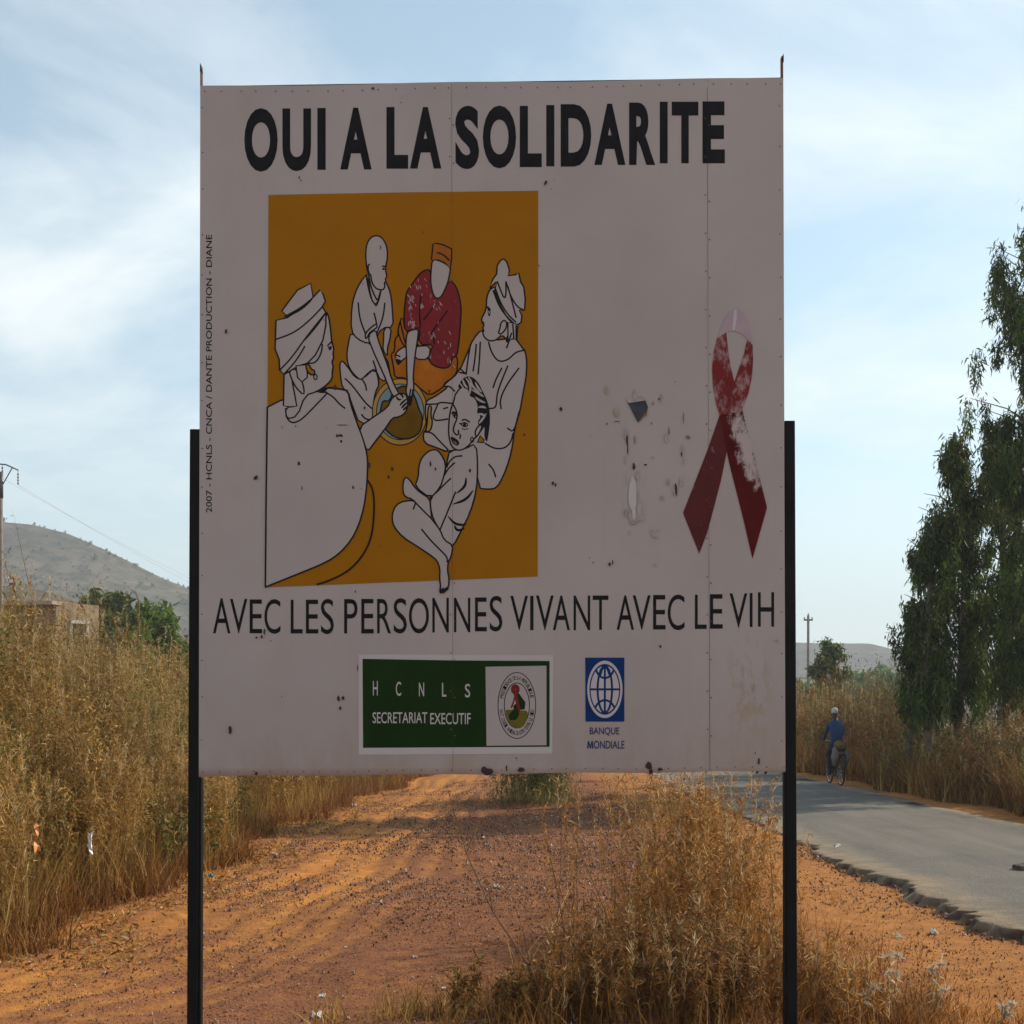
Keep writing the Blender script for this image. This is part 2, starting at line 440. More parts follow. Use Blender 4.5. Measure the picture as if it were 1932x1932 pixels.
# crumbs of asphalt and clods below the broken edge
yy = RNG.uniform(8.0, 15.5, 1500); xx = road_left(yy) - 0.02 - np.abs(RNG.normal(0, 0.09, 1500))
S = np.clip(RNG.lognormal(math.log(0.008), 0.5, 1500), 0.004, 0.03)
v, f_ = chips(np.stack([xx, yy, g(xx, yy) + S * 0.4], -1), S, S, 0.75)
tag(link('asphalt_crumbs', mesh_np('asphalt_crumbs', v, f_), None, [M_GRAVEL]), 'dark crumbs of asphalt and clods below the broken road edge', 'rubble', kind='stuff')

# ------------------------------------------------------------------ hills
def hill(name, label, x0, x1, d0, d1, ridge, crest, col_a, col_b, nxr=220, nyr=60, rough=3.0, foot=-4.0):
    """ridge(px) gives the skyline row; crest is the distance of the skyline"""
    xs = np.linspace(x0, x1, nxr); ys = np.linspace(d0, d1, nyr)
    X, Y = np.meshgrid(xs, ys)
    px = 966 + X / crest * F
    zr = CAMH - (ridge(px) - HOR) * crest / F
    tt = np.clip((Y - d0) / (crest - d0), 0, 1); back = np.clip((Y - crest) / (d1 - crest), 0, 1)
    prof_ = (0.62 * tt + 0.38 * tt * tt) * (1 - back ** 2 * 0.8)
    Z = foot + (zr - foot) * prof_ + rough * fbm(X * 0.05, Y * 0.05, 1.0, 4) * np.sin(np.pi * np.clip(tt, 0, 1)) 
    idx = np.arange(nxr * nyr).reshape(nyr, nxr)
    q = np.stack([idx[:-1, :-1], idx[:-1, 1:], idx[1:, 1:], idx[1:, :-1]], -1).reshape(-1, 4)
    m, t, b = new_mat(name + '_scrub')
    a1 = noise(t, 0.018, 6, 0.65, stretch=(1, 0.6, 2.2)); a2 = noise(t, 0.16, 5, 0.7)
    c = mixc(t, ramp(t, a1, [(0.38, 0), (0.62, 1)]), col_a, col_b)
    c = mixc(t, ramp(t, a2, [(0.42, 0), (0.60, 0.95)]), c, (0.052, 0.050, 0.030))
    a3 = noise(t, 0.03, 5, 0.7, stretch=(1, 0.3, 3.5))
    c = mixc(t, ramp(t, a3, [(0.60, 0), (0.72, 0.7)]), c, (0.30, 0.22, 0.14))
    t.links.new(c, b.inputs['Base Color']); b.inputs['Roughness'].default_value = 1.0; b.inputs['Specular IOR Level'].default_value = 0.05
    o = link(name, mesh_np(name, np.stack([X, Y, Z], -1), q, smooth=True), None, [m])
    tag(o, label, 'hill', kind='structure')
    return o, xs, zr[0]

lh = lambda px: np.interp(px, [-900, -400, -150, 0, 60, 120, 200, 300, 360, 480, 700, 900], [1010, 985, 978, 983, 988, 1003, 1038, 1088, 1112, 1150, 1215, 1300])
hill_left, hlx, hlz = hill('hill', 'hazy scrub covered hill sloping down behind the left brush', -420, 40, 300, 640, lh, 520, (0.115, 0.098, 0.060), (0.185, 0.135, 0.100))
rh = lambda px: np.interp(px, [900, 1250, 1420, 1505, 1560, 1640, 1665, 1700, 1760, 1900, 2200, 2600], [1310, 1260, 1222, 1211, 1213, 1213, 1219, 1229, 1238, 1232, 1245, 1280])
hill('hill', 'flat topped hazy ridge beyond the road at right', 0, 560, 420, 900, rh, 700, (0.12, 0.10, 0.065), (0.18, 0.145, 0.11), rough=2.0)
nh = lambda px: np.interp(px, [-600, -100, 0, 60, 110, 170, 260, 400], [1060, 1080, 1102, 1108, 1120, 1145, 1180, 1230])
hill('hill', 'low brown slope in front of the hazy hill at far left', -150, -30, 90, 260, nh, 200, (0.16, 0.11, 0.06), (0.12, 0.10, 0.05), nxr=120, nyr=40, rough=0.8, foot=-1.0)
# ------------------------------------------------------------------ vegetation toolkit
class Veg:
    """ribbon blades and leaves gathered as arrays; each ribbon is one island"""
    def __init__(s): s.v = []; s.f = []; s.m = []; s.n = 0
    def ribbons(s, base, d0, bend, L, W, segs=2, prof=None, mat=0):
        n = len(base)
        if n == 0: return
        if prof is None: prof = np.linspace(1, 0.12, segs + 1)
        d0 = d0 / np.linalg.norm(d0, axis=1, keepdims=True)
        side = np.cross(d0, RNG.normal(0, 1, (n, 3))); side /= (np.linalg.norm(side, axis=1, keepdims=True) + 1e-9)
        tt = np.linspace(0, 1, segs + 1)
        ctr = base[:, None] + L[:, None, None] * (d0[:, None] * tt[None, :, None] + bend[:, None] * (tt ** 2)[None, :, None] * 0.5)
        hw = (W[:, None] * np.asarray(prof)[None] * 0.5)[..., None] * side[:, None]
        v = np.stack([ctr - hw, ctr + hw], 2).reshape(n, -1, 3)
        k = (segs + 1) * 2
        q = np.array([[2 * i, 2 * i + 1, 2 * i + 3, 2 * i + 2] for i in range(segs)])
        f = (q[None] + (np.arange(n) * k)[:, None, None]).reshape(-1, 4) + s.n
        s.v.append(v.reshape(-1, 3)); s.f.append(f); s.m.append(np.full(len(f), mat)); s.n += n * k
    def build(s, name, mats, parent=None, origin=None):
        v = np.concatenate(s.v)
        if origin is not None: v = v - np.array(origin)[None]
        me = mesh_np(name, v, np.concatenate(s.f), np.concatenate(s.m))
        return link(name, me, parent, mats)

def curve_pts(base, d0, bend, L, t):
    d0 = d0 / np.linalg.norm(d0, axis=1, keepdims=True)
    return base + L[:, None] * (d0 * t[:, None] + bend * (t ** 2)[:, None] * 0.5)

SQ = np.array([0.72, 1.0, 1.0])
def upish(n, spread):
    d = RNG.normal(0, spread, (n, 3)) * SQ; d[:, 2] = 1.0
    return d

LEAFP = [0.25, 1.0, 0.15]
def weeds(vg, pos, H, stems=3, leaves=26, leaf=0.055, lw=0.018, green=None, m_stem=0, m_leaf=1, m_green=2, lo=0.25, spread=0.10, side=5, tuft=0.0, m_tuft=3, tw=1.0):
    """tall dry herb: stems, rising side shoots and small leaves; green = share of leaves that are green per plant"""
    n = len(pos)
    P = np.repeat(pos, stems, 0); n2 = len(P)
    P = P + RNG.normal(0, 0.07, (n2, 3)) * np.array([0.7, 1, 0]); h = np.repeat(H, stems) * RNG.uniform(0.62, 1.05, n2)
    d = upish(n2, spread); bd = RNG.normal(0, 0.16, (n2, 3)) * SQ
    vg.ribbons(P, d, bd, h, RNG.uniform(0.006, 0.012, n2), 3, mat=m_stem)
    gshare = np.repeat(green if green is not None else np.zeros(n), stems)
    # side shoots
    i = np.repeat(np.arange(n2), side); tq = RNG.uniform(0.35, 0.95, len(i))
    sp = curve_pts(P[i], d[i], bd[i], h[i], tq)
    sd = RNG.normal(0, 0.55, (len(i), 3)) * SQ; sd[:, 2] = RNG.uniform(0.6, 1.3, len(i))
    sl = h[i] * RNG.uniform(0.10, 0.26, len(i)); sb = RNG.normal(0, 0.2, (len(i), 3))
    vg.ribbons(sp, sd, sb, sl, np.full(len(i), 0.005), 2, mat=m_stem)
    # leaves on stems and on shoots
    j = np.repeat(np.arange(n2), leaves); tq = RNG.uniform(lo, 1.0, len(j)) ** 0.85
    lp = curve_pts(P[j], d[j], bd[j], h[j], tq)
    j2 = np.repeat(np.arange(len(i)), max(2, leaves // 4)); lp2 = curve_pts(sp[j2], sd[j2], sb[j2], sl[j2], RNG.uniform(0.15, 1.0, len(j2)))
    lp = np.concatenate([lp, lp2]); gs = np.concatenate([gshare[j], gshare[i][j2]])
    m_ = len(lp); ld = RNG.normal(0, 0.8, (m_, 3)) * SQ; ld[:, 2] += 0.45
    isg = RNG.random(m_) < gs
    ll = leaf * RNG.uniform(0.5, 1.5, m_); bw = lw * RNG.uniform(0.6, 1.4, m_)
    bn = RNG.normal(0, 0.5, (m_, 3)) - np.array([0, 0, 0.6])
    for flag, mm in ((True, m_green), (False, m_leaf)):
        k = isg == flag
        vg.ribbons(lp[k], ld[k], bn[k], ll[k], bw[k], 2, LEAFP, mm)
    if tuft > 0:   # pale seed plumes at the tips
        k = RNG.random(n2) < tuft; tip = curve_pts(P[k], d[k], bd[k], h[k], np.full(k.sum(), 0.97))
        j = np.repeat(np.arange(len(tip)), 26); tp = tip[j] - np.array([0, 0, 1.0]) * (RNG.random(len(j)) ** 1.5 * 0.22)[:, None]
        td = RNG.normal(0, 0.5, (len(j), 3)) * SQ; td[:, 2] += 0.9
        vg.ribbons(tp, td, RNG.normal(0, 0.3, (len(j), 3)), RNG.uniform(0.03, 0.07, len(j)), RNG.uniform(0.003, 0.007, len(j)) * tw, 2, LEAFP, m_tuft)

def grass(vg, pos, H, blades=18, w=0.007, spread=0.3, mat=0, rad=0.08):
    n = len(pos); P = np.repeat(pos, blades, 0); n2 = len(P)
    P = P + RNG.normal(0, rad, (n2, 3)) * np.array([0.7, 1, 0])
    h = np.repeat(H, blades) * RNG.uniform(0.4, 1.1, n2)
    d = upish(n2, spread); bd = RNG.normal(0, 0.5, (n2, 3)) * SQ; bd[:, 2] = -np.abs(bd[:, 2]) * 0.5
    vg.ribbons(P, d, bd, h, w * RNG.uniform(0.6, 1.4, n2), 3, mat=mat)

M_STEM = leafy('dry_stem', [(0, (0.17, 0.09, 0.025)), (0.5, (0.33, 0.20, 0.06)), (1, (0.46, 0.32, 0.12))], 0.15)
M_STRAW = leafy('straw_leaf', [(0, (0.15, 0.062, 0.012)), (0.35, (0.33, 0.17, 0.034)), (0.75, (0.50, 0.29, 0.065)), (1, (0.72, 0.51, 0.20))], 0.35, ((0.11, 0.05, 0.012), 0.8), 0.7)
M_OLIVE = leafy('olive_leaf', [(0, (0.055, 0.07, 0.012)), (0.5, (0.13, 0.14, 0.030)), (1, (0.27, 0.25, 0.075))], 0.4)
M_PLUME = leafy('pale_plume', [(0, (0.40, 0.26, 0.11)), (0.6, (0.56, 0.40, 0.20)), (1, (0.72, 0.58, 0.38))], 0.35)
M_BROWN = leafy('brown_grass', [(0, (0.075, 0.026, 0.006)), (0.5, (0.20, 0.078, 0.016)), (1, (0.42, 0.20, 0.050))], 0.3)
M_GOLD = leafy('golden_grass', [(0, (0.12, 0.042, 0.008)), (0.4, (0.33, 0.125, 0.020)), (0.8, (0.52, 0.235, 0.045)), (1, (0.76, 0.50, 0.20))], 0.38)
VM = [M_STEM, M_STRAW, M_OLIVE, M_PLUME, M_BROWN, M_GOLD]

def band(n, y0, y1, xa, depth, sgn=-1):
    y = y0 * (y1 / y0) ** RNG.random(n); x = xa(y) + sgn * depth * RNG.random(n) ** 1.3
    return np.stack([x, y, g(x, y)], -1)

# ---- left brush: a dense mass of dry weeds
vg = Veg()
edge = lambda y: -3.50 + 0.16 * np.sin(y * 0.9 + 2) + 0.16 * np.sin(y * 2.3 + 1) + np.where(y > 19, 0.07 * (y - 19), 0).clip(0, 2.2)
def inview(p, mrg=1.2): return np.abs(p[:, 0]) < 0.4025 * p[:, 1] + mrg
P = band(1900, 8.6, 42, edge, 4.2); P = P[inview(P)]
dep = edge(P[:, 1]) - P[:, 0]
H = (1.2 + 1.38 * sstep(0.1, 1.4, dep)) * RNG.uniform(0.78, 1.06, len(P)) + 0.42 * sstep(-0.392, -0.405, P[:, 0] / P[:, 1]) 
H = np.minimum(H, (1.60 + 0.074 * P[:, 1]) * RNG.uniform(0.94, 1.06, len(P)) + 0.38 * sstep(-0.392, -0.405, P[:, 0] / P[:, 1]))
gr = np.clip(0.7 * fbm(P[:, 0], P[:, 1], 1.1, 2) + 0.02, 0, 0.8)
k = P[:, 1] < 16
shr = k & (RNG.random(len(P)) < np.clip(0.22 + 0.8 * fbm(P[:, 0] * 1.3 + 4, P[:, 1] * 1.3, 1.0, 2), 0.03, 0.85)); st = k & ~shr
weeds(vg, P[st], H[st], 4, 62, 0.045, 0.0065, gr[st], tuft=0.7, side=8)
weeds(vg, P[shr], H[shr] * 0.97, 3, 66, 0.045, 0.014, np.clip(gr[shr] + 0.14, 0, 0.8), tuft=0.15, side=12, lo=0.3, spread=0.15)
weeds(vg, P[~k], H[~k], 3, 34, 0.065, 0.013, gr[~k], tuft=0.5, side=5)
P = band(1200, 8.9, 34, lambda y: edge(y) + 0.12, 1.6); P = P[inview(P)]
grass(vg, P, RNG.uniform(0.25, 1.05, len(P)), 14, 0.008, 0.28, 1)
P = band(1100, 8.4, 34, lambda y: edge(y) + 0.35, 1.1); P = P[inview(P)]
grass(vg, P, RNG.uniform(0.12, 0.5, len(P)), 14, 0.010, 0.4, 4)
o = vg.build('dry_brush', VM); tag(o, 'tall dry golden brush massed along the left of the track', 'brush', kind='stuff')

# ---- right hedge of shaded dry grass and weeds beyond the road
vg = Veg()
redge = lambda y: 7.75 + 0.2 * np.sin(y * 0.7) + 0.12 * np.sin(y * 1.9)
P = band(900, 16.0, 60, redge, 3.4, 1); P = P[inview(P, 2.0)]
dep = P[:, 0] - redge(P[:, 1])
H = (0.75 + 0.55 * sstep(0.0, 1.0, dep) + 0.95 * sstep(25.5, 31, P[:, 1])) * RNG.uniform(0.75, 1.15, len(P))
gr = np.clip(0.9 * fbm(P[:, 0] + 9, P[:, 1], 0.9, 2) + 0.3, 0, 0.9)
weeds(vg, P, H * 1.1, 4, 30, 0.075, 0.016, gr, tuft=0.35, tw=2.0, side=4, spread=0.16, m_leaf=4)
P = band(1500, 15.5, 50, lambda y: redge(y) - 0.15, 1.6, 1); P = P[inview(P, 2.0)]
k = RNG.random(len(P)) < 0.4
grass(vg, P[k], RNG.uniform(0.4, 1.15, k.sum()), 16, 0.014, 0.25, 1); grass(vg, P[~k], RNG.uniform(0.4, 1.15, (~k).sum()), 16, 0.014, 0.25, 4)
grass(vg, P + np.array([0.2, 0.1, 0]), RNG.uniform(0.3, 0.9, len(P)), 12, 0.014, 0.3, 4)
o = vg.build('roadside_brush', VM); tag(o, 'brown grass and weeds massed along the far side of the road', 'brush', kind='stuff')

# ---- low dry grass around the sign posts and along the verge
vg = Veg()
def spot(n, cx, cy, rx, ry_):
    a = RNG.normal(0, 0.5, (n, 2)); x = cx + a[:, 0] * rx; y = cy + a[:, 1] * ry_
    k = (x < RLEFT - 0.12); x, y = x[k], y[k]
    return np.stack([x, y, g(x, y)], -1)
for n_, cx, cy, rx, ry_, hh, mm, bl in ((150, 1.25, 7.4, 0.9, 1.2, 0.30, 4, 20), (170, 1.2, 8.2, 0.75, 1.3, 0.42, 5, 20), (60, 0.15, 6.9, 0.55, 0.5, 0.24, 4, 16), (40, -0.45, 6.7, 0.5, 0.3, 0.20, 1, 12),
                                   (55, 1.95, 6.9, 0.5, 0.7, 0.20, 4, 14), (60, 1.5, 10.5, 0.6, 2.4, 0.30, 5, 14), (45, 2.3, 13.5, 0.5, 4, 0.22, 5, 12), (90, 2.4, 20, 0.5, 5, 0.30, 1, 12), (30, 2.6, 7.2, 0.5, 0.6, 0.10, 4, 10), (80, 2.0, 6.75, 0.45, 0.45, 0.17, 4, 14), (50, 2.5, 6.7, 0.5, 0.3, 0.10, 5, 10), (60, 2.3, 8.2, 0.8, 1.0, 0.06, 4, 8)):
    P = spot(n_, cx, cy, rx, ry_); grass(vg, P, hh * RNG.uniform(0.5, 1.2, len(P)), bl, 0.006, 0.4, mm, 0.06)
P = scatter(700, -4.2, 3.2, 6.4, 26, lambda x, y: np.clip(0.1 + 0.7 * fbm(x - 5, y + 2, 0.8, 2), 0, 1) * (1 - rut_mask(x, y)) * (np.abs(x) < 0.42 * y))
grass(vg, P, RNG.uniform(0.03, 0.09, len(P)), 7, 0.004, 0.6, 4, 0.03)
o = vg.build('dry_grass', VM); tag(o, 'short dry grass on the verge between track and road', 'grass', kind='stuff')

# ---- leaf litter under the left brush, uncountable
vg = Veg()
P = band(5200, 8.0, 26, lambda y: edge(y) + 0.9, 1.3); P = P[inview(P, 0.4)]; P[:, 2] += 0.008
d = RNG.normal(0, 1, (len(P), 3)); d[:, 2] = np.abs(d[:, 2]) * 0.5
vg.ribbons(P, d, RNG.normal(0, 0.6, (len(P), 3)), RNG.uniform(0.012, 0.05, len(P)), RNG.uniform(0.006, 0.018, len(P)), 2, LEAFP, np.where(True, 1, 3).item())
k = RNG.random(len(P)) < 0.75; 
P2 = P[k] + RNG.normal(0, 0.2, (k.sum(), 3)) * np.array([1, 1, 0]); d = RNG.normal(0, 1, (len(P2), 3)); d[:, 2] = np.abs(d[:, 2]) * 0.6
vg.ribbons(P2, d, RNG.normal(0, 0.6, (len(P2), 3)), RNG.uniform(0.015, 0.06, len(P2)), RNG.uniform(0.006, 0.02, len(P2)), 2, LEAFP, 4)
P3 = P[RNG.random(len(P)) < 0.12] + np.array([0.05, 0.03, 0.004]); d = RNG.normal(0, 1, (len(P3), 3)); d[:, 2] = np.abs(d[:, 2]) * 0.5
vg.ribbons(P3, d, RNG.normal(0, 0.6, (len(P3), 3)), RNG.uniform(0.015, 0.05, len(P3)), RNG.uniform(0.008, 0.02, len(P3)), 2, LEAFP, 3)
o = vg.build('leaf_litter', VM); tag(o, 'pale fallen leaves and scraps below the left brush', 'litter', kind='stuff')

# ---- single bushes that stand out
def bush(name, label, cat, p, H, n, rx, ry_, group=None, green=0.0, mats=None, leaves=26, stems=4, leaf=0.04, lw=0.0065, m_leaf=1, gmat=5, gblades=20, gh=0.7, spread=0.2, tuft=0.3):
    vg = Veg(); P = np.stack([p[0] + RNG.normal(0, rx, n), p[1] + RNG.normal(0, ry_, n), np.zeros(n)], -1); P[:, 2] = g(P[:, 0], P[:, 1])
    weeds(vg, P, H * RNG.uniform(0.65, 1.1, n), stems, leaves, leaf, lw, np.full(n, green), m_leaf=m_leaf, spread=spread, tuft=tuft, lo=0.1)
    o_ = (p[0], p[1], float(g(p[0], p[1])))
    root = empty(name, o_)
    tag(vg.build('foliage', VM, root, o_), kind='stuff')
    vg = Veg(); grass(vg, P, H * gh * RNG.uniform(0.6, 1.1, n), gblades, 0.007, 0.35, gmat, rx * 0.7)
    tag(vg.build('grass_tuft', VM, root, o_), kind='stuff')
    tag(root, label, cat, group)
    return root

BG = 'dry bushes on the verge in front of the road'
bush('dry_bush', 'tall feathery golden dry bush rising to the bottom edge of the billboard', 'bush', (1.20, 9.3), 1.30, 24, 0.20, 0.45, BG, 0.02, leaves=60, m_leaf=5, tuft=0.6)
bush('dry_bush', 'golden dry bush leaning right towards the asphalt edge', 'bush', (1.55, 9.4), 1.02, 12, 0.12, 0.4, BG, 0.02, leaves=56, m_leaf=5, tuft=0.6)
bush('dry_bush', 'straw coloured tussock behind the right post, below the tall bush', 'bush', (1.22, 8.2), 0.80, 18, 0.22, 0.35, BG, 0.0, m_leaf=5, gblades=60, leaves=50)
bush('dry_bush', 'dark brown bush at the bottom edge left of the right post', 'bush', (0.66, 6.75), 0.54, 19, 0.22, 0.25, BG, 0.05, m_leaf=4, gmat=4, leaves=60)
bush('dry_bush', 'rusty brown tussock against the right post at the bottom edge', 'bush', (1.15, 6.8), 0.48, 20, 0.18, 0.25, BG, 0.0, m_leaf=4, gmat=4, leaves=50)
bush('dry_bush', 'low olive and brown bush at the bottom edge, leftmost of the verge bushes', 'bush', (0.08, 6.75), 0.32, 9, 0.20, 0.22, BG, 0.16, m_leaf=4, gmat=4, leaves=44, lw=0.009)
bush('dry_bush', 'golden brown tussock at the bottom edge between the two darkest bushes', 'bush', (0.95, 7.35), 0.52, 16, 0.28, 0.25, BG, 0.0, m_leaf=4, gmat=5, leaves=40)
bush('dry_bush', 'small straw tuft at the bottom edge right of the right post', 'bush', (1.72, 6.75), 0.40, 8, 0.12, 0.2, BG, 0.0, m_leaf=5, gmat=4)
bush('green_bush', 'dark green bush on the track behind the bottom edge of the billboard', 'bush', (0.47, 23.0), 1.6, 28, 0.34, 0.6, None, 0.9, leaves=40, leaf=0.07, lw=0.024, gmat=2)
bush('green_bush', 'olive leafy bush at the front of the left brush beside the left post', 'bush', (-3.45, 12.6), 0.95, 14, 0.22, 0.3, None, 0.75, leaves=34, leaf=0.05, lw=0.018, gmat=1)

# bare twigs in front of the track
def twig(label, pts, r, subs):
    mb = MB(); mb.tube(pts, [r * (1 - 0.7 * i / (len(pts) - 1)) for i in range(len(pts))], 5)
    for a_, b_ in subs: mb.tube([Vector(a_), (Vector(a_) + Vector(b_)) / 2 + Vector((0.01, 0, 0.01)), Vector(b_)], [r * 0.5, r * 0.35, r * 0.15], 4)
    o = mb.build('bare_twig', M_TWIG); tag(o, label, 'twig', 'bare twigs on the verge'); return o
M_TWIG = plain('bare_twig', (0.20, 0.10, 0.05), 0.8, 0.3, 30)
q = lambda px, py, d: at(px, py, d)
twig('long bare twig leaning left from the dark bush towards the track', [q(1040, 1925, 6.7), q(1000, 1825, 6.75), q(930, 1720, 6.85), q(880, 1610, 6.95), q(845, 1490, 7.0)], 0.007,
     [(q(1000, 1825, 6.75), q(965, 1690, 6.7)), (q(930, 1720, 6.85), q(905, 1640, 6.8)), (q(880, 1610, 6.95), q(898, 1550, 6.9))])
twig('thin upright bare twig reaching the bottom edge of the billboard', [q(1022, 1900, 6.9), q(1050, 1760, 6.9), q(1058, 1640, 6.9), q(1062, 1480, 6.9)], 0.005,
     [(q(1050, 1760, 6.9), q(1010, 1650, 6.85)), (q(1010, 1790, 6.9), q(960, 1620, 6.95))])
twig('dark twig with seed spikes rising beside the tall golden bush', [q(1190, 1925, 6.8), q(1170, 1790, 6.9), q(1130, 1690, 7.0), q(1075, 1560, 7.1)], 0.006,
     [(q(1170, 1790, 6.9), q(1160, 1650, 6.9)), (q(1130, 1690, 7.0), q(1150, 1560, 7.1))])
twig('short forked bare twig left of the right post', [q(1330, 1800, 7.6), q(1360, 1740, 7.6), q(1395, 1660, 7.6)], 0.006, [(q(1360, 1740, 7.6), q(1350, 1680, 7.6))])

# weeds with pale star-like dry heads, right foreground
def star_weed(label, p, heads, low):
    p = Vector((p[0], p[1], float(g(p[0], p[1])))); root = empty('seed_head_weed', p)
    vg = Veg(); b_ = []; 
    for h in heads:
        b = np.zeros((1, 3)); d = np.array([[h[0], h[1], h[2]]]); L = np.array([np.linalg.norm(d)])
        vg.ribbons(b, d, np.array([[0.05, 0, -0.03]]), L, np.array([0.008]), 4, [1, 0.9, 0.8, 0.7, 0.6], 0)
        k = 6; t_ = RNG.uniform(0.25, 0.85, k); lp = b + d * t_[:, None]; ld = RNG.normal(0, 1, (k, 3)); ld[:, 2] = -0.3
        vg.ribbons(lp, ld, RNG.normal(0, 0.6, (k, 3)) - np.array([0, 0, 0.8]), RNG.uniform(0.03, 0.06, k), RNG.uniform(0.008, 0.014, k), 3, [0.4, 1, 0.8, 0.1], 3)
    vg.build('stem', [M_STEM, M_STRAW, M_OLIVE, M_PALE], root)
    for h in heads:
        vg = Veg(); k = 34; c = np.repeat(np.array([[h[0] + 0.01, h[1], h[2] - 0.01]]), k, 0)
        d = RNG.normal(0, 1, (k, 3)); d[:, 2] = RNG.uniform(-0.5, 0.9, k)
        vg.ribbons(c, d, RNG.normal(0, 0.4, (k, 3)), RNG.uniform(0.02, 0.055, k), RNG.uniform(0.004, 0.009, k), 3, [0.35, 1, 0.8, 0.1], 0)
        vg.build('seed_head', [M_PALE], root)
    tag(root, label, 'weed', 'pale seed head weeds in the right foreground')
M_PALE = leafy('pale_bract', [(0, (0.40, 0.30, 0.19)), (0.6, (0.58, 0.48, 0.34)), (1, (0.72, 0.65, 0.52))], 0.35)
star_weed('tallest pale seed head weed nearest the asphalt edge', (2.02, 6.75), [(-0.03, 0.0, 0.33), (0.03, 0.02, 0.33), (0.04, 0.03, 0.43), (-0.01, 0.02, 0.24)], 0)
star_weed('pale seed head weed in the bottom right, second from the post', (2.24, 6.75), [(-0.02, 0.0, 0.26), (0.03, 0.02, 0.285), (0.05, 0.0, 0.15)], 0)
star_weed('small pale weed at the bottom edge under the tallest seed head', (1.85, 6.7), [(0.0, 0.0, 0.12), (0.05, 0.0, 0.16)], 0)
star_weed('small pale weed in the bottom right corner', (2.58, 6.7), [(0.0, 0.0, 0.08), (0.05, 0.0, 0.10), (0.02, -0.02, 0.05)], 0)

# ------------------------------------------------------------------ trees
M_BARK = plain('bark', (0.16, 0.11, 0.075), 0.9, 0.4, 9)
M_EUC = leafy('eucalyptus_leaf', [(0, (0.018, 0.032, 0.005)), (0.5, (0.048, 0.070, 0.010)), (0.9, (0.12, 0.15, 0.020)), (1, (0.18, 0.13, 0.03))], 0.45, rough=0.5)
M_EUC2 = leafy('fresh_leaf', [(0, (0.04, 0.08, 0.01)), (0.5, (0.085, 0.14, 0.018)), (1, (0.15, 0.20, 0.03))], 0.45, rough=0.5)

def tree(name, label, base, H, rad, limbs, per, leaf=0.13, lw=0.030, low=0.18, droop=1.0, mat=None, group=None, shape=None, lean=(0, 0), seed=0, cl=5, tr=0.11, fresh=0.22, spr=0.115):
    rnd = random.Random(seed); root = empty(name, base)
    mb = MB(); pts = []; 
    for i in range(9):
        t_ = i / 8; pts.append(Vector((lean[0] * t_ + 0.12 * math.sin(t_ * 5 + seed), lean[1] * t_ + 0.12 * math.cos(t_ * 4 + seed), H * t_ - 0.05)))
    mb.tube(pts, [tr * (1 - 0.85 * i / 8) + 0.008 for i in range(9)], 7)
    vg = Veg(); shape = shape or (lambda t_: math.sin(math.pi * min(1, (t_ * 0.85 + 0.12))) ** 0.7)
    for k in range(limbs):
        t_ = low + (1 - low) * (k + rnd.random()) / limbs; t_ = min(t_, 0.99)
        i0 = min(int(t_ * 8), 7); p0 = pts[i0].lerp(pts[i0 + 1], t_ * 8 - i0)
        az = rnd.uniform(0, 2 * math.pi); L = rad * shape(t_) * rnd.uniform(0.55, 1.15)
        dirv = Vector((0.72 * math.cos(az), math.sin(az), rnd.uniform(0.35, 1.1)))
        p1 = p0 + dirv * L * 0.55; p2 = p0 + Vector((dirv.x, dirv.y, dirv.z * 0.75)) * L
        mb.tube([p0, p1, p2], [tr * 0.32 * (1 - t_) + 0.012, 0.012, 0.005], 5, caps=False)
        for c in range(cl):
            s_ = rnd.uniform(0.35, 1.05); ctr = p0.lerp(p2, s_) + Vector((rnd.gauss(0, 0.10), rnd.gauss(0, 0.16), rnd.gauss(0, 0.12))) * rad * 0.6
            nl = int(per * rnd.uniform(0.5, 1.5)); dl = rnd.uniform(0.3, 0.85) * droop
            zz = -np.abs(RNG.random(nl)) * dl
            c_ = np.array(ctr)[None] + np.stack([RNG.normal(0, spr, nl) * 0.72 * (1 + 0.5 * zz / dl), RNG.normal(0, spr * 1.15, nl) * (1 + 0.5 * zz / dl), zz + RNG.normal(0, 0.06, nl)], -1)
            d = RNG.normal(0, 0.55, (nl, 3)) * SQ; d[:, 2] -= 0.75 * droop
            vg.ribbons(c_, d, RNG.normal(0, 0.3, (nl, 3)) - np.array([0, 0, 0.4]), leaf * RNG.uniform(0.5, 1.3, nl), lw * RNG.uniform(0.6, 1.3, nl), 2, LEAFP, 1 if rnd.random() < fresh else 0)
    mb.build('trunk', M_BARK, root, True)
    vg.build('crown', [mat or M_EUC, M_EUC2], root)
    tag(root, label, 'tree', group)
    return root
TG = 'eucalyptus trees beyond the road'
d_ = 24.5
def tb(px, d): return ((px - 966) * d / F, d, float(g((px - 966) * d / F, d)))
round_top = lambda t_: (0.78 + 0.22 * math.sin(9 * t_)) * (1.0 if t_ < 0.7 else max(0.12, (1 - t_) / 0.3))
col_shape = lambda t_: (0.55 + 0.45 * math.sin(math.pi * t_)) * (1.0 if t_ < 0.80 else max(0.15, (1 - t_) / 0.20))
tree('eucalyptus_tree', 'tallest dark eucalyptus cut off by the right edge of the picture', tb(1992, 24.5), 12.2, 2.05, 110, 160, group=TG, shape=col_shape, seed=3, cl=4, low=0.15)
tree('eucalyptus_tree', 'eucalyptus with a separate pointed top, left of the tallest one', tb(1818, 26), 7.3, 1.35, 42, 130, group=TG, seed=5, cl=4, low=0.22, lean=(-0.15, 0), shape=round_top)
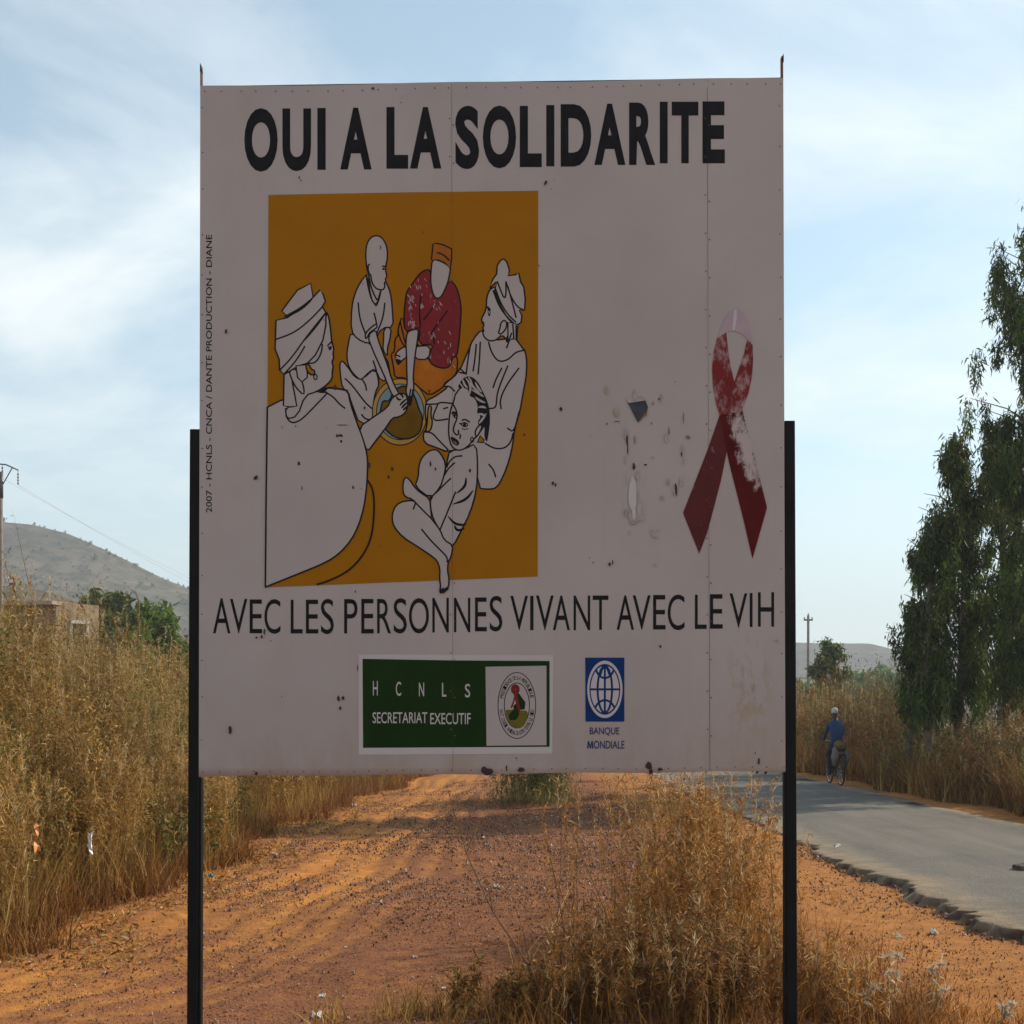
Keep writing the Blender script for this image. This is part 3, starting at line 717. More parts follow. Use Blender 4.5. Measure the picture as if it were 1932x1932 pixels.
tree('eucalyptus_tree', 'medium low eucalyptus with drooping foliage, second from the left end of the row', tb(1756, 25), 5.5, 1.1, 30, 120, group=TG, seed=9, cl=4, low=0.30, shape=round_top)
tree('eucalyptus_tree', 'shortest eucalyptus sapling drooping at the left end of the row', tb(1722, 25.5), 3.9, 0.85, 18, 100, group=TG, seed=11, cl=4, low=0.45, shape=round_top, tr=0.06)
tree('eucalyptus_tree', 'middle eucalyptus between the tallest and the pointed one', tb(1893, 29), 8.2, 1.35, 38, 130, group=TG, seed=13, cl=4, low=0.2, shape=round_top, fresh=0.3)
tree('eucalyptus_tree', 'far eucalyptus standing behind the tallest one at the right edge', tb(1958, 35), 8.2, 1.6, 36, 140, group=TG, seed=17, cl=4, low=0.15, shape=lambda t_: 1.0 - 0.85 * t_ ** 1.6)
for i, (x_, y_, h_, lab) in enumerate(((14.6, 33.5, 9.5, 'nearest'), (16.2, 31.0, 10.0, 'middle'), (17.8, 37.0, 10.5, 'farthest'))):  # out-of-view trees, added only for the shade they cast on road and hedge
    tree('eucalyptus_tree', 'unseen eucalyptus added outside the right edge to shade the road, %s of three' % lab, (x_, y_, 0.0), h_, 2.0, 40, 110, group=TG, seed=60 + i, cl=4, low=0.12, shape=lambda t_: 1.0 - 0.8 * t_ ** 1.6)
tree('leafy_tree', 'small dark bushy tree behind the right roadside post', tb(1562, 62), 5.0, 1.35, 40, 40, 0.22, 0.08, 0.05, 0.5, M_EUC, seed=21, cl=5, tr=0.09, fresh=0.1, spr=0.2)
FG = 'far hazy trees between road and ridge'
for i, (px, top, d, rd, w) in enumerate(((1605, 1290, 150, 4.5, 'leftmost'), (1632, 1281, 165, 4.5, 'second from left'), (1662, 1286, 140, 4.2, 'third from left'), (1688, 1278, 150, 4.5, 'rightmost'), (1520, 1300, 120, 3.5, ''))):
    Hh = CAMH + (HOR - top) * d / F
    tree('far_tree', ('far hazy green tree below the flat ridge, %s of four' % w) if w else 'far green tree at the foot of the thin pole right of the billboard', tb(px, d), Hh, rd, 26, 26, 0.7, 0.35, 0.03, 0.4, M_EUC2, FG, seed=30 + i, cl=4, tr=0.15, spr=0.5)
for i, (px, top, d, rd, lab) in enumerate(((212, 1130, 58, 2.6, 'green tree just right of the beige house behind the brush'), (300, 1160, 44, 2.0, 'green bushy tree behind the brush near the left post'), (172, 1122, 70, 1.6, 'dark tree rising behind the roof of the beige house'))):
    Hh = CAMH + (HOR - top) * d / F
    tree('leafy_tree', lab, tb(px, d), Hh, rd, 34, 34, 0.32, 0.15, 0.05, 0.4, M_EUC2 if i else M_EUC, seed=50 + i, cl=5, tr=0.1, fresh=0.4, spr=0.25)
# scrub on the left hill, skyline and slope, read as one mass
vg = Veg(); n = 2600
ii = RNG.integers(0, len(hlx), n); X = hlx[ii]; Yc = 520 - np.where(RNG.random(n) < 0.10, 0, RNG.uniform(0, 210, n))
dg = bpy.context.evaluated_depsgraph_get()
from mathutils.bvhtree import BVHTree
bv = BVHTree.FromObject(hill_left, dg)
C = []
for x, y in zip(X, Yc):
    h_ = bv.ray_cast(Vector((x, y, 400)), Vector((0, 0, -1)))
    if h_[0] is not None: C.append(h_[0])
C = np.array([list(c) for c in C]); j = np.repeat(np.arange(len(C)), 24); sz = np.clip(RNG.lognormal(math.log(0.42), 0.45, len(C)), 0.2, 1.1)[j]
pp = C[j] + RNG.normal(0, 0.5, (len(j), 3)) * sz[:, None] * np.array([0.7, 1, 0.8]) + np.stack([0 * sz, 0 * sz, sz * 0.9], -1)
vg.ribbons(pp, RNG.normal(0, 1, (len(j), 3)), RNG.normal(0, 0.4, (len(j), 3)), sz * 0.9, sz * 0.5, 2, LEAFP, 0)
o = vg.build('hill_scrub', [M_EUC]); tag(o, 'scattered scrub trees on the hazy left hill', 'scrub', kind='stuff')
# ------------------------------------------------------------------ billboard
SD = 6.0; S_ = SD / F                       # panel plane and metres per frame pixel there
def sp(px, py): return (px - 966.0) * S_, CAMH - (py - HOR) * S_
BB = empty('billboard', ((930 - 966) * S_, SD, 0.0))
tag(BB, 'large white painted metal billboard on two dark posts', 'billboard')
BX, BY = BB.location.x, BB.location.y

m, t, b = new_mat('sign_white_paint')
n_a = noise(t, 1.3, 5, 0.6); n_b = noise(t, 5, 6, 0.7, stretch=(1, 1, 0.35)); n_c = noise(t, 40, 4, 0.6)
c = mixc(t, ramp(t, n_a, [(0.3, 0), (0.7, 1)]), (0.355, 0.297, 0.281), (0.405, 0.343, 0.325))
c = mixc(t, mth(t, 'MULTIPLY', ramp(t, n_b, [(0.56, 0), (0.75, 1)]), 0.35), c, (0.34, 0.265, 0.21))
n_v = noise(t, 1.0, 6, 0.7, stretch=(22, 1, 0.9))
c = mixc(t, mth(t, 'MULTIPLY', ramp(t, n_v, [(0.55, 0), (0.8, 1)]), 0.30), c, (0.33, 0.25, 0.20))
c = mixc(t, mth(t, 'MULTIPLY', ramp(t, n_c, [(0.62, 0), (0.75, 1)]), 0.25), c, (0.31, 0.25, 0.22))
gg = node(t, 'ShaderNodeNewGeometry'); sx = node(t, 'ShaderNodeSeparateXYZ'); t.links.new(gg.outputs['Position'], sx.inputs[0])
low = node(t, 'ShaderNodeMapRange', i_1=1.75, i_2=1.33); t.links.new(sx.outputs['Z'], low.inputs[0])
c = mixc(t, mth(t, 'MULTIPLY', mth(t, 'MULTIPLY', low.outputs[0], ramp(t, n_b, [(0.35, 0.1), (0.6, 1)])), 0.40), c, (0.28, 0.18, 0.10))
rim = node(t, 'ShaderNodeMapRange', i_1=1.345, i_2=1.30); t.links.new(sx.outputs['Z'], rim.inputs[0])
c = mixc(t, mth(t, 'MULTIPLY', rim.outputs[0], 0.7), c, (0.22, 0.10, 0.05))
# scuffed patches left by thrown stones and torn posters, right of the middle
for (cx_, cz_, rx_, rz_, lo_, tone_) in ((0.575, 2.58, 0.07, 0.26, 0.52, (0.30, 0.245, 0.23)), (0.72, 2.72, 0.10, 0.22, 0.60, (0.17, 0.125, 0.10)), (0.57, 2.98, 0.06, 0.12, 0.60, (0.26, 0.19, 0.15)), (1.12, 1.72, 0.13, 0.30, 0.50, (0.33, 0.25, 0.18))):
    mpn = t.nodes.new('ShaderNodeMapping'); mpn.vector_type = 'TEXTURE'; mpn.inputs['Location'].default_value = (cx_, SD, cz_); mpn.inputs['Scale'].default_value = (rx_, 1.0, rz_)
    t.links.new(gg.outputs['Position'], mpn.inputs[0]); ln = t.nodes.new('ShaderNodeVectorMath'); ln.operation = 'LENGTH'; t.links.new(mpn.outputs[0], ln.inputs[0])
    n_s = noise(t, 13, 7, 0.72, stretch=(1.3, 1, 0.55))
    fz = mth(t, 'MULTIPLY', ramp(t, ln.outputs['Value'], [(0.5, 1), (1.0, 0)]), ramp(t, n_s, [(lo_, 0), (lo_ + 0.06, 1)]))
    c = mixc(t, mth(t, 'MULTIPLY', fz, 0.75), c, tone_)
t.links.new(c, b.inputs['Base Color']); b.inputs['Roughness'].default_value = 0.55; b.inputs['Specular IOR Level'].default_value = 0.25
M_WHITE = m
M_POST = plain('dark_painted_steel', (0.007, 0.006, 0.0065), 0.6, 0.4, 8, 0.0, 0.12)
M_RUST = plain('rust', (0.16, 0.06, 0.03), 0.9, 0.4, 25)
M_RIVET = plain('rusty_rivet', (0.20, 0.12, 0.08), 0.8, 0.4, 40)
def paint(name, col, var=0.10, sc=14): return plain(name, col, 0.7, var, sc, 0, 0.08)
PM = {'w': paint('print_white', (0.385, 0.325, 0.31), 0.04, 3), 'k': paint('print_black', (0.012, 0.010, 0.012), 0.3), 'y': paint('print_ochre', (0.31, 0.118, 0.001), 0.07, 4),
      'r': None, 'o': paint('print_orange', (0.36, 0.11, 0.008), 0.25, 9), 'tan': paint('print_tan', (0.38, 0.22, 0.05)), 'blu': paint('print_grey_blue', (0.17, 0.235, 0.26), 0.1),
      'food': paint('print_brown', (0.14, 0.07, 0.005), 0.25, 7), 'g': paint('print_green', (0.010, 0.028, 0.004), 0.15, 6), 'wb': paint('print_blue', (0.005, 0.028, 0.12), 0.15, 6),
      'pink': paint('print_faded_pink', (0.38, 0.28, 0.31), 0.08, 8), 'chip': paint('chipped_paint', (0.055, 0.03, 0.028), 0.4, 30), 'hole': paint('torn_metal', (0.05, 0.053, 0.065), 0.3, 20),
      'fade': paint('scraped_paint', (0.35, 0.29, 0.275), 0.25, 30), 'lw': paint('print_brighter_white', (0.48, 0.42, 0.415), 0.03, 3), 'yg': paint('print_yellow_green', (0.13, 0.10, 0.015), 0.15),
      'er': paint('print_emblem_red', (0.16, 0.02, 0.02), 0.15), 'cap': paint('print_cap_orange', (0.33, 0.10, 0.012), 0.12), 'stain': paint('brown_stain', (0.34, 0.27, 0.21), 0.15, 10),
      'scr': paint('scratch_rust', (0.22, 0.11, 0.065), 0.3, 30)}
def worn(name, col, dark, lo, hi, sc, st=(1, 1, 0.6)):
    m, t, b = new_mat(name)
    a1 = noise(t, sc, 7, 0.72, stretch=st); a2 = noise(t, 5, 4, 0.6)
    c = mixc(t, ramp(t, a2, [(0.35, 0), (0.65, 1)]), dark, col)
    c = mixc(t, ramp(t, a1, [(lo, 0), (hi, 1)]), c, (0.42, 0.33, 0.325))
    t.links.new(c, b.inputs['Base Color']); b.inputs['Roughness'].default_value = 0.6; b.inputs['Specular IOR Level'].default_value = 0.2
    return m
PM['r'] = worn('print_worn_red', (0.22, 0.010, 0.014), (0.16, 0.008, 0.011), 0.60, 0.70, 30, (1, 1, 0.45))
PM['rib'] = worn('print_ribbon_red', (0.19, 0.010, 0.010), (0.12, 0.007, 0.007), 0.48, 0.70, 18, (1, 1, 0.6))
def ribbon_fade():
    m, t, b = new_mat('print_ribbon_scoured_red')
    g_ = node(t, 'ShaderNodeNewGeometry'); mpn = t.nodes.new('ShaderNodeMapping'); mpn.vector_type = 'TEXTURE'
    mpn.inputs['Location'].default_value = (1.105, SD, 2.85); mpn.inputs['Rotation'].default_value = (0, R(-19), 0); mpn.inputs['Scale'].default_value = (0.058, 1.0, 0.20)
    t.links.new(g_.outputs['Position'], mpn.inputs[0])
    ln = t.nodes.new('ShaderNodeVectorMath'); ln.operation = 'LENGTH'; t.links.new(mpn.outputs[0], ln.inputs[0])
    a1 = noise(t, 26, 8, 0.75, stretch=(1, 1, 0.6)); a2 = noise(t, 9, 4, 0.6)
    f = mth(t, 'ADD', mth(t, 'SUBTRACT', 1.05, ln.outputs['Value']), mth(t, 'MULTIPLY', mth(t, 'SUBTRACT', a1, 0.5), 2.6))
    f = mth(t, 'ADD', f, mth(t, 'MULTIPLY', mth(t, 'SUBTRACT', a2, 0.5), 1.6))
    c = mixc(t, ramp(t, a2, [(0.35, 0), (0.65, 1)]), (0.07, 0.006, 0.006), (0.10, 0.009, 0.009))
    c = mixc(t, ramp(t, f, [(0.05, 0), (0.5, 1)]), c, (0.42, 0.34, 0.325))
    t.links.new(c, b.inputs['Base Color']); b.inputs['Roughness'].default_value = 0.7; b.inputs['Specular IOR Level'].default_value = 0.08
    return m
PM['ribw'] = ribbon_fade()
PM['ribd'] = worn('print_ribbon_dark_red', (0.10, 0.009, 0.009), (0.07, 0.006, 0.006), 0.60, 0.85, 22)
PKEYS = list(PM); PMATS = [PM[k] for k in PKEYS]

LAYER = [0]
class Art:
    """flat paint on the panel: polygons and brush lines, every one a hair in front of the one before"""
    def __init__(s, f): s.f = f; s.v = []; s.fc = []; s.m = []
    def y(s):
        LAYER[0] += 1; return -0.0016 - LAYER[0] * 0.000012
    def put(s, pts, faces, key):
        yy = s.y(); b0 = len(s.v)
        for p in pts:
            x, z = sp(*p); s.v.append((x - BX, yy, z))
        s.fc += [tuple(b0 + i for i in f) for f in faces]; s.m += [PKEYS.index(key)] * len(faces)
    def poly(s, pts, key, k=1, line=0, lk='k'):
        q = chaikin(pts, k, True)
        s.put([s.f(*p) for p in q], [tuple(range(len(q)))], key)
        if line: s.stroke(pts + [pts[0]], line, lk, k, closed=True)
    def stroke(s, pts, w, key='k', k=2, closed=False, taper=False):
        q = chaikin(pts[:-1] if closed else pts, k, closed)
        q = [Vector(s.f(*p)) for p in q]
        n = len(q); L = []; Rr = []
        w = w * 0.5
        for i in range(n):
            a_ = q[(i - 1) % n] if closed or i > 0 else q[i]; c_ = q[(i + 1) % n] if closed or i < n - 1 else q[i]
            d = (c_ - a_); d = d.normalized() if d.length > 1e-6 else Vector((1, 0))
            e = w
            if taper: e = w * max(0.15, math.sin(math.pi * (i + 0.3) / (n - 0.4)))
            nrm = Vector((-d.y, d.x)) * e
            L.append(q[i] + nrm); Rr.append(q[i] - nrm)
        fs = []; m_ = n if closed else n - 1
        for i in range(m_): j = (i + 1) % n; fs.append((i, j, n + j, n + i))
        s.put(L + Rr, fs, key)
    def ell(s, cx, cy, rx, ry_, key, n=48):
        s.poly([(cx + rx * math.cos(2 * math.pi * i / n), cy + ry_ * math.sin(2 * math.pi * i / n)) for i in range(n)], key, 0)
    def ellring(s, cx, cy, rx, ry_, w, key, a0=0, a1=360, n=56):
        s.stroke([(cx + rx * math.cos(R(a0 + (a1 - a0) * i / n)), cy + ry_ * math.sin(R(a0 + (a1 - a0) * i / n))) for i in range(n + 1)], w, key, 0)
    def glyph(s, txt, box, key, off=0.0, rot=False, quad=None):
        vs, fs = GLY[(txt, off)]; x0, y0, x1, y1 = box; pts = []
        for (u, v) in vs:
            if rot: pts.append(s.f(x0 + (x1 - x0) * (1 - v), y1 - (y1 - y0) * u))
            else: pts.append(s.f(x0 + (x1 - x0) * u, y1 - (y1 - y0) * v))
        s.put(pts, fs, key)
    def speck(s, x, y, rx, ry_, key='chip', n=9):
        rr = random.Random(int(x * 13 + y * 7))
        s.poly([(x + rx * math.cos(2 * math.pi * i / n) * rr.uniform(0.55, 1.1), y + ry_ * math.sin(2 * math.pi * i / n) * rr.uniform(0.55, 1.1)) for i in range(n)], key, 1)
    def build(s, name, parent):
        me = bpy.data.meshes.new(name); me.from_pydata(s.v, [], s.fc)
        used = sorted(set(s.m)); mp_ = {u: i for i, u in enumerate(used)}
        me.polygons.foreach_set('material_index', [mp_[i] for i in s.m]); me.update()
        return link(name, me, parent, [PMATS[i] for i in used])

def chaikin(p, k, closed):
    for _ in range(k):
        if len(p) < 3: break
        q = [] if closed else [p[0]]
        n = len(p)
        for i in range(n if closed else n - 1):
            a_, b_ = p[i], p[(i + 1) % n]
            q += [(a_[0] * 0.75 + b_[0] * 0.25, a_[1] * 0.75 + b_[1] * 0.25), (a_[0] * 0.25 + b_[0] * 0.75, a_[1] * 0.25 + b_[1] * 0.75)]
        if not closed: q.append(p[-1])
        p = q
    return p

# glyph outlines from the built-in font, each scaled to a unit box
def glyphs(want):
    obs = []
    for (txt, off) in want:
        cu = bpy.data.curves.new('glyph', 'FONT'); cu.body = txt; cu.offset = off; cu.resolution_u = 5; cu.dimensions = '2D'; cu.fill_mode = 'FRONT'
        o = bpy.data.objects.new('glyph', cu); COL.objects.link(o); obs.append((txt, off, o))
    dg = bpy.context.evaluated_depsgraph_get(); dg.update(); G = {}
    for txt, off, o in obs:
        me = bpy.data.meshes.new_from_object(o.evaluated_get(dg))
        P = [(v.co.x, v.co.y) for v in me.vertices]; x0 = min(p[0] for p in P); x1 = max(p[0] for p in P); y0 = min(p[1] for p in P); y1 = max(p[1] for p in P)
        G[(txt, off)] = ([((p[0] - x0) / (x1 - x0), (p[1] - y0) / (y1 - y0)) for p in P], [tuple(q.vertices) for q in me.polygons])
        bpy.data.meshes.remove(me); cu = o.data; bpy.data.objects.remove(o); bpy.data.curves.remove(cu)
    return G
zf = lambda ox, oy, sc: (lambda x, y: ((ox + x * sc) / 1.32505, (oy + y * sc) / 1.32505))
Z1, Z2, Z3 = zf(480, 120, 0.39337), zf(1200, 120, 0.41408), zf(640, 460, 0.37267)
Z5, Z6, Z7, Z8 = zf(1440, 720, 0.36222), zf(460, 1440, 0.40373), zf(1200, 1440, 0.41408), zf(880, 1620, 0.38302)
ID = lambda x, y: (x, y)
HB, LB, TB = 0.042, 0.0, 0.005
head1 = [('O', 333, 383, 545, 787), ('U', 575, 385, 757, 783), ('I', 797, 382, 850, 775), ('A', 942, 380, 1142, 773), ('L', 1236, 376, 1374, 768), ('A', 1385, 376, 1585, 767), ('S', 1673, 368, 1825, 770)]
head2 = [('O', 17, 348, 218, 728), ('L', 240, 350, 373, 720), ('I', 400, 345, 449, 715), ('D', 487, 340, 672, 717), ('A', 690, 337, 878, 707), ('R', 900, 330, 1058, 707), ('I', 1085, 325, 1133, 697), ('T', 1157, 325, 1318, 697), ('E', 1343, 323, 1478, 697)]
line1 = [('A', 180, 138, 288, 355), ('V', 285, 142, 393, 355), ('E', 407, 145, 484, 355), ('C', 498, 143, 598, 358), ('L', 661, 147, 735, 356), ('E', 755, 147, 832, 356), ('S', 848, 142, 928, 360), ('P', 992, 143, 1075, 356), ('E', 1098, 142, 1175, 356), ('R', 1196, 142, 1283, 355), ('S', 1298, 138, 1380, 356), ('O', 1393, 137, 1517, 356), ('N', 1538, 135, 1640, 350), ('N', 1672, 135, 1773, 348), ('E', 1802, 133, 1875, 343)]
line2 = [('S', 58, 120, 135, 335), ('V', 183, 120, 290, 327), ('I', 303, 120, 323, 327), ('V', 338, 118, 445, 327), ('A', 440, 118, 543, 327), ('N', 565, 118, 665, 327), ('T', 680, 118, 775, 325), ('A', 825, 117, 930, 325), ('V', 922, 117, 1030, 325), ('E', 1045, 115, 1120, 323), ('C', 1133, 112, 1235, 327), ('L', 1297, 113, 1368, 320), ('E', 1388, 110, 1465, 318), ('V', 1507, 105, 1613, 313), ('I', 1628, 103, 1645, 308), ('H', 1678, 98, 1775, 306)]
words = ['SECRETARIAT', 'EXECUTIF', 'BANQUE', 'ONDIALE', '2007 - HCNLS - CNCA / DANTE PRODUCTION - DIANE']
RING1, RING2 = 'PRESIDENCE DE LA REPUBLIQUE', 'HAUT CONSEIL NATIONAL DE LUTTE CONTRE LE SIDA'
want = {(c[0], HB) for c in head1 + head2} | {(c[0], LB) for c in line1 + line2} | {(c, TB) for c in 'HCNLS'} | {(w, TB) for w in words} | {(c, TB) for c in RING1 + RING2 if c != ' '}
GLY = glyphs(sorted(want))

# ---- metal sheets with open seams, rivets, frame and posts
def quad_panel(name, pts, y0, y1, mat, parent):
    v = [(x - BX, y0, z) for x, z in [sp(*p) for p in pts]] + [(x - BX, y1, z) for x, z in [sp(*p) for p in pts]]
    me = bpy.data.meshes.new(name); n = len(pts)
    me.from_pydata(v, [], [tuple(range(n)), tuple(range(2 * n - 1, n - 1, -1))] + [(i, n + i, n + (i + 1) % n, (i + 1) % n) for i in range(n)]); me.update()
    return link(name, me, parent, [mat])
TL, TR, BR, BL = (378, 163), (1477, 147), (1482, 1455), (375, 1465)
lerp = lambda a, b, t_: (a[0] + (b[0] - a[0]) * t_, a[1] + (b[1] - a[1]) * t_)
def edge_top(x): return TL[1] + (TR[1] - TL[1]) * (x - TL[0]) / (TR[0] - TL[0]) + 1.3 * math.sin(x * 0.013)
def edge_bot(x): return BL[1] + (BR[1] - BL[1]) * (x - BL[0]) / (BR[0] - BL[0]) + 1.0 * math.sin(x * 0.021 + 1)
def sheet(xa, xb, xc, xd, y0, y1):
    """xa, xb top corners; xc, xd bottom corners"""
    tp = [(xa + (xb - xa) * i / 8, edge_top(xa + (xb - xa) * i / 8)) for i in range(9)]
    bt = [(xd + (xc - xd) * i / 8, edge_bot(xd + (xc - xd) * i / 8)) for i in range(9)]
    return quad_panel('metal_sheet', tp + bt, y0, y1, M_WHITE, BB)
sheet(378, 851.9, 375, 854.5, -0.001, 0.002)
sheet(852.3, 1333.9, 854.9, 1338.9, -0.001, 0.002)
sheet(1334.3, 1477, 1339.3, 1482, -0.001, 0.002)
def bar(name, pts, w, dpt, y, mat=M_POST):
    """steel bar between two frame points, w wide in frame px, dpt deep, front face at y"""
    a_, b_ = [Vector((sp(*p)[0] - BX, 0, sp(*p)[1])) for p in pts]
    d = (b_ - a_).normalized(); nrm = Vector((-d.z, 0, d.x)) * (w * S_ / 2)
    v = []
    for yy in (y, y + dpt):
        for p in (a_ - nrm, a_ + nrm, b_ + nrm, b_ - nrm): v.append((p.x, yy, p.z))
    me = bpy.data.meshes.new(name)
    me.from_pydata(v, [], [(0, 1, 2, 3), (7, 6, 5, 4), (0, 4, 5, 1), (1, 5, 6, 2), (2, 6, 7, 3), (3, 7, 4, 0)]); me.update()
    bm = bmesh.new(); bm.from_mesh(me); bmesh.ops.bevel(bm, geom=bm.edges[:], offset=min(0.003, w * S_ * 0.2), segments=1, affect='EDGES'); bm.to_mesh(me); bm.free()
    return link(name, me, BB, [mat])
GZ = HOR + CAMH / S_ + 60
bar('post', [(367.5, 809), (361.5, GZ)], 20, 0.06, 0.004)
bar('post', [(1490.5, 793), (1495.5, GZ)], 20, 0.06, 0.004)
bar('post_flange', [(376.2, 1467), (374.2, GZ)], 5.5, 0.045, 0.012)
bar('post_flange', [(1483.5, 1457), (1484.5, GZ)], 5.0, 0.045, 0.012)
bar('edge_angle', [(378.4, 122), (379.5, 1460)], 2.6, 0.03, 0.004, M_RUST)
bar('edge_angle', [(1476.6, 104), (1480.5, 1452)], 3.2, 0.03, 0.004, M_RUST)
for x0_, x1_ in ((852.1, 854.7), (1334.1, 1339.1)): bar('seam_strip', [(x0_, 166), (x1_, 1452)], 9, 0.0025, 0.003, M_RUST)
for y_ in (200, 620, 1040, 1420): bar('back_rail', [(382, y_ + 4), (1474, y_ - 9)], 14, 0.035, 0.006)
bar('top_trim', [(377, 162.4), (1477.5, 146.2)], 1.8, 0.02, 0.0035)
for x_, y_ in ((378.6, 126), (1476.4, 108)):
    mb = MB(); X, Z = sp(x_, y_); mb.add([(X - BX - 0.004, 0.0, Z - 0.02), (X - BX + 0.006, 0.0, Z - 0.02), (X - BX + (0.006 if x_ > 900 else -0.003), 0.0, Z + 0.02), (X - BX - 0.004, 0.025, Z - 0.02), (X - BX + 0.006, 0.025, Z - 0.02), (X - BX + (0.006 if x_ > 900 else -0.003), 0.025, Z + 0.02)], [(0, 1, 2), (5, 4, 3), (0, 3, 4, 1), (1, 4, 5, 2), (2, 5, 3, 0)])
    mb.build('angle_tip', M_POST, BB)
# rivets, too small to pick apart singly
rp = []
for i in range(34): rp.append((388 + i * 33 + random.uniform(-5, 5), edge_top(388 + i * 33) + 11))
for i in range(36): rp.append((386 + i * 31.2 + random.uniform(-4, 4), edge_bot(386 + i * 31.2) - 8))
for x0_, x1_ in ((382.5, 381), (1470.5, 1476)):
    for i in range(16): rp.append((x0_ + (x1_ - x0_) * i / 16 + random.uniform(-.6, .6), 200 + i * 80 + random.uniform(-8, 8)))
for x0_, x1_ in ((852, 854.7), (1334, 1339)):
    for i in range(17):
        for s_ in (-3.6, 3.6): rp.append((x0_ + (x1_ - x0_) * i / 17 + s_, 230 + i * 72 + s_ * 1.7))
mb = MB()
for (x_, y_) in rp:
    X, Z = sp(x_, y_); r_ = 0.0042; mb.add([(X - BX + r_ * 0.75 * math.cos(q), -0.0012, Z + r_ * math.sin(q)) for q in [k * math.pi / 3 for k in range(6)]] + [(X - BX, -0.0075, Z)], [(i, (i + 1) % 6, 6) for i in range(6)])
tag(mb.build('rivets', M_RIVET, BB), kind='stuff')

# ---- lettering
A = Art(Z1)
for ch, x0, y0, x1, y1 in head1: A.glyph(ch, (x0, y0, x1, y1), 'k', HB)
A.f = Z2
for ch, x0, y0, x1, y1 in head2: A.glyph(ch, (x0, y0, x1, y1), 'k', HB)
o = A.build('heading_lettering', BB); o['label'] = 'black bold words OUI A LA SOLIDARITE'
A = Art(Z6)
for ch, x0, y0, x1, y1 in line1: A.glyph(ch, (x0, y0, x1, y1), 'k', LB)
A.f = Z7
for ch, x0, y0, x1, y1 in line2: A.glyph(ch, (x0, y0, x1, y1), 'k', LB)
o = A.build('slogan_lettering', BB); o['label'] = 'black thin words AVEC LES PERSONNES VIVANT AVEC LE VIH'
A = Art(ID); A.glyph(words[3 + 1], (389, 443, 400, 967), 'k', TB, rot=True)
o = tag(A.build('credit_lettering', BB), kind='stuff'); o['label'] = 'small black vertical line of print along the left edge'

# ---- logo block with emblem
A = Art(ID)
A.poly([(677, 1235), (1044, 1236), (1042, 1422), (677, 1424)], 'lw', 0)
A.poly([(684, 1243), (860, 1246), (1037, 1247), (1037, 1409), (860, 1410), (685, 1411)], 'g', 0)
A.poly([(916, 1258), (1031, 1256), (1031, 1406), (918, 1407)], 'w', 0)
A.f = Z6
for ch, bx in zip('HCNLS', ((1170, 650, 1200, 740), (1312, 655, 1345, 742), (1455, 660, 1487, 745), (1598, 662, 1625, 747), (1740, 668, 1772, 752))): A.glyph(ch, bx, 'lw', TB)
A.glyph('SECRETARIAT', (1168, 843, 1507, 912), 'lw', TB); A.glyph('EXECUTIF', (1525, 848, 1775, 918), 'lw', TB)
o = A.build('green_logo_block', BB); o['label'] = 'dark green block reading H C N L S and SECRETARIAT EXECUTIF'
LOGO = o
A = Art(Z8); cx, cy = 1076, 375
A.ellring(cx, cy, 123, 215, 1.6, 'k'); A.ellring(cx, cy, 82, 147, 1.6, 'k')
A.poly([(1000, 400), (1030, 405), (1060, 400), (1085, 415), (1110, 405), (1148, 412), (1146, 450), (1130, 500), (1100, 525), (1060, 522), (1030, 495), (1008, 450)], 'yg', 1)
A.poly([(1065, 285), (1085, 290), (1132, 355), (1128, 400), (1095, 405), (1090, 440), (1070, 470), (1030, 470), (1022, 440), (1055, 400), (1050, 350)], 'g', 0)
A.poly([(1060, 330), (1075, 360), (1040, 385)], 'w', 0)
A.ellring(1066, 270, 15, 20, 8, 'er')
A.poly([(1052, 290), (1072, 285), (1100, 400), (1092, 430), (1080, 400)], 'er', 0); A.poly([(1060, 320), (1066, 330), (1046, 392), (1034, 390)], 'er', 0)
for word, a0, a1, sgn in ((RING1, 195, 345, 1), (RING2, 172, 8, -1)):
    n = len(word)
    for i, ch in enumerate(word):
        if ch == ' ': continue
        a_ = R(a0 + (a1 - a0) * (i + 0.5) / n); rx, ry_ = 103, 181
        vs, fs = GLY[(ch, TB)]; tw, th = (8.5 if sgn > 0 else 5.5), 24
        ex, ey = cx + rx * math.cos(a_), cy + ry_ * math.sin(a_)
        tx, ty = -math.sin(a_) * rx * sgn, math.cos(a_) * ry_ * sgn; l_ = math.hypot(tx, ty); tx, ty = tx / l_, ty / l_
        ux, uy = (ty, -tx)
        A.put([Z8(ex + tx * (u - 0.5) * tw * 1.4 * 1.1 + ux * (v - 0.5) * th, ey + ty * (u - 0.5) * tw * 1.4 * 1.4 + uy * (v - 0.5) * th) for u, v in vs], fs, 'k')
A.build('round_emblem', LOGO)
A = Art(Z8)
A.poly([(1522, 63), (1777, 63), (1777, 480), (1524, 480)], 'wb', 0)
A.ell(1650, 270, 115, 187, 'lw'); A.ell(1650, 270, 101, 166, 'wb'); A.ell(1650, 270, 93, 154, 'lw')
gw = 4.0
A.stroke([(1557, 270), (1743, 270)], gw, 'wb', 0); A.stroke([(1650, 116), (1650, 424)], gw, 'wb', 0)
A.ellring(1650, 270, 47, 152, gw, 'wb')
A.ellring(1650, 110, 62, 86, gw, 'wb', 24, 156); A.ellring(1650, 425, 68, 84, gw, 'wb', 206, 334)
A.stroke([(1650, 118), (1634, 140), (1622, 180)], 2.5, 'wb', 1); A.stroke([(1650, 118), (1666, 140), (1680, 180)], 2.5, 'wb', 1)
A.glyph('BANQUE', (1552, 518, 1745, 572), 'wb', TB); A.glyph('ONDIALE', (1578, 605, 1778, 657), 'wb', TB)
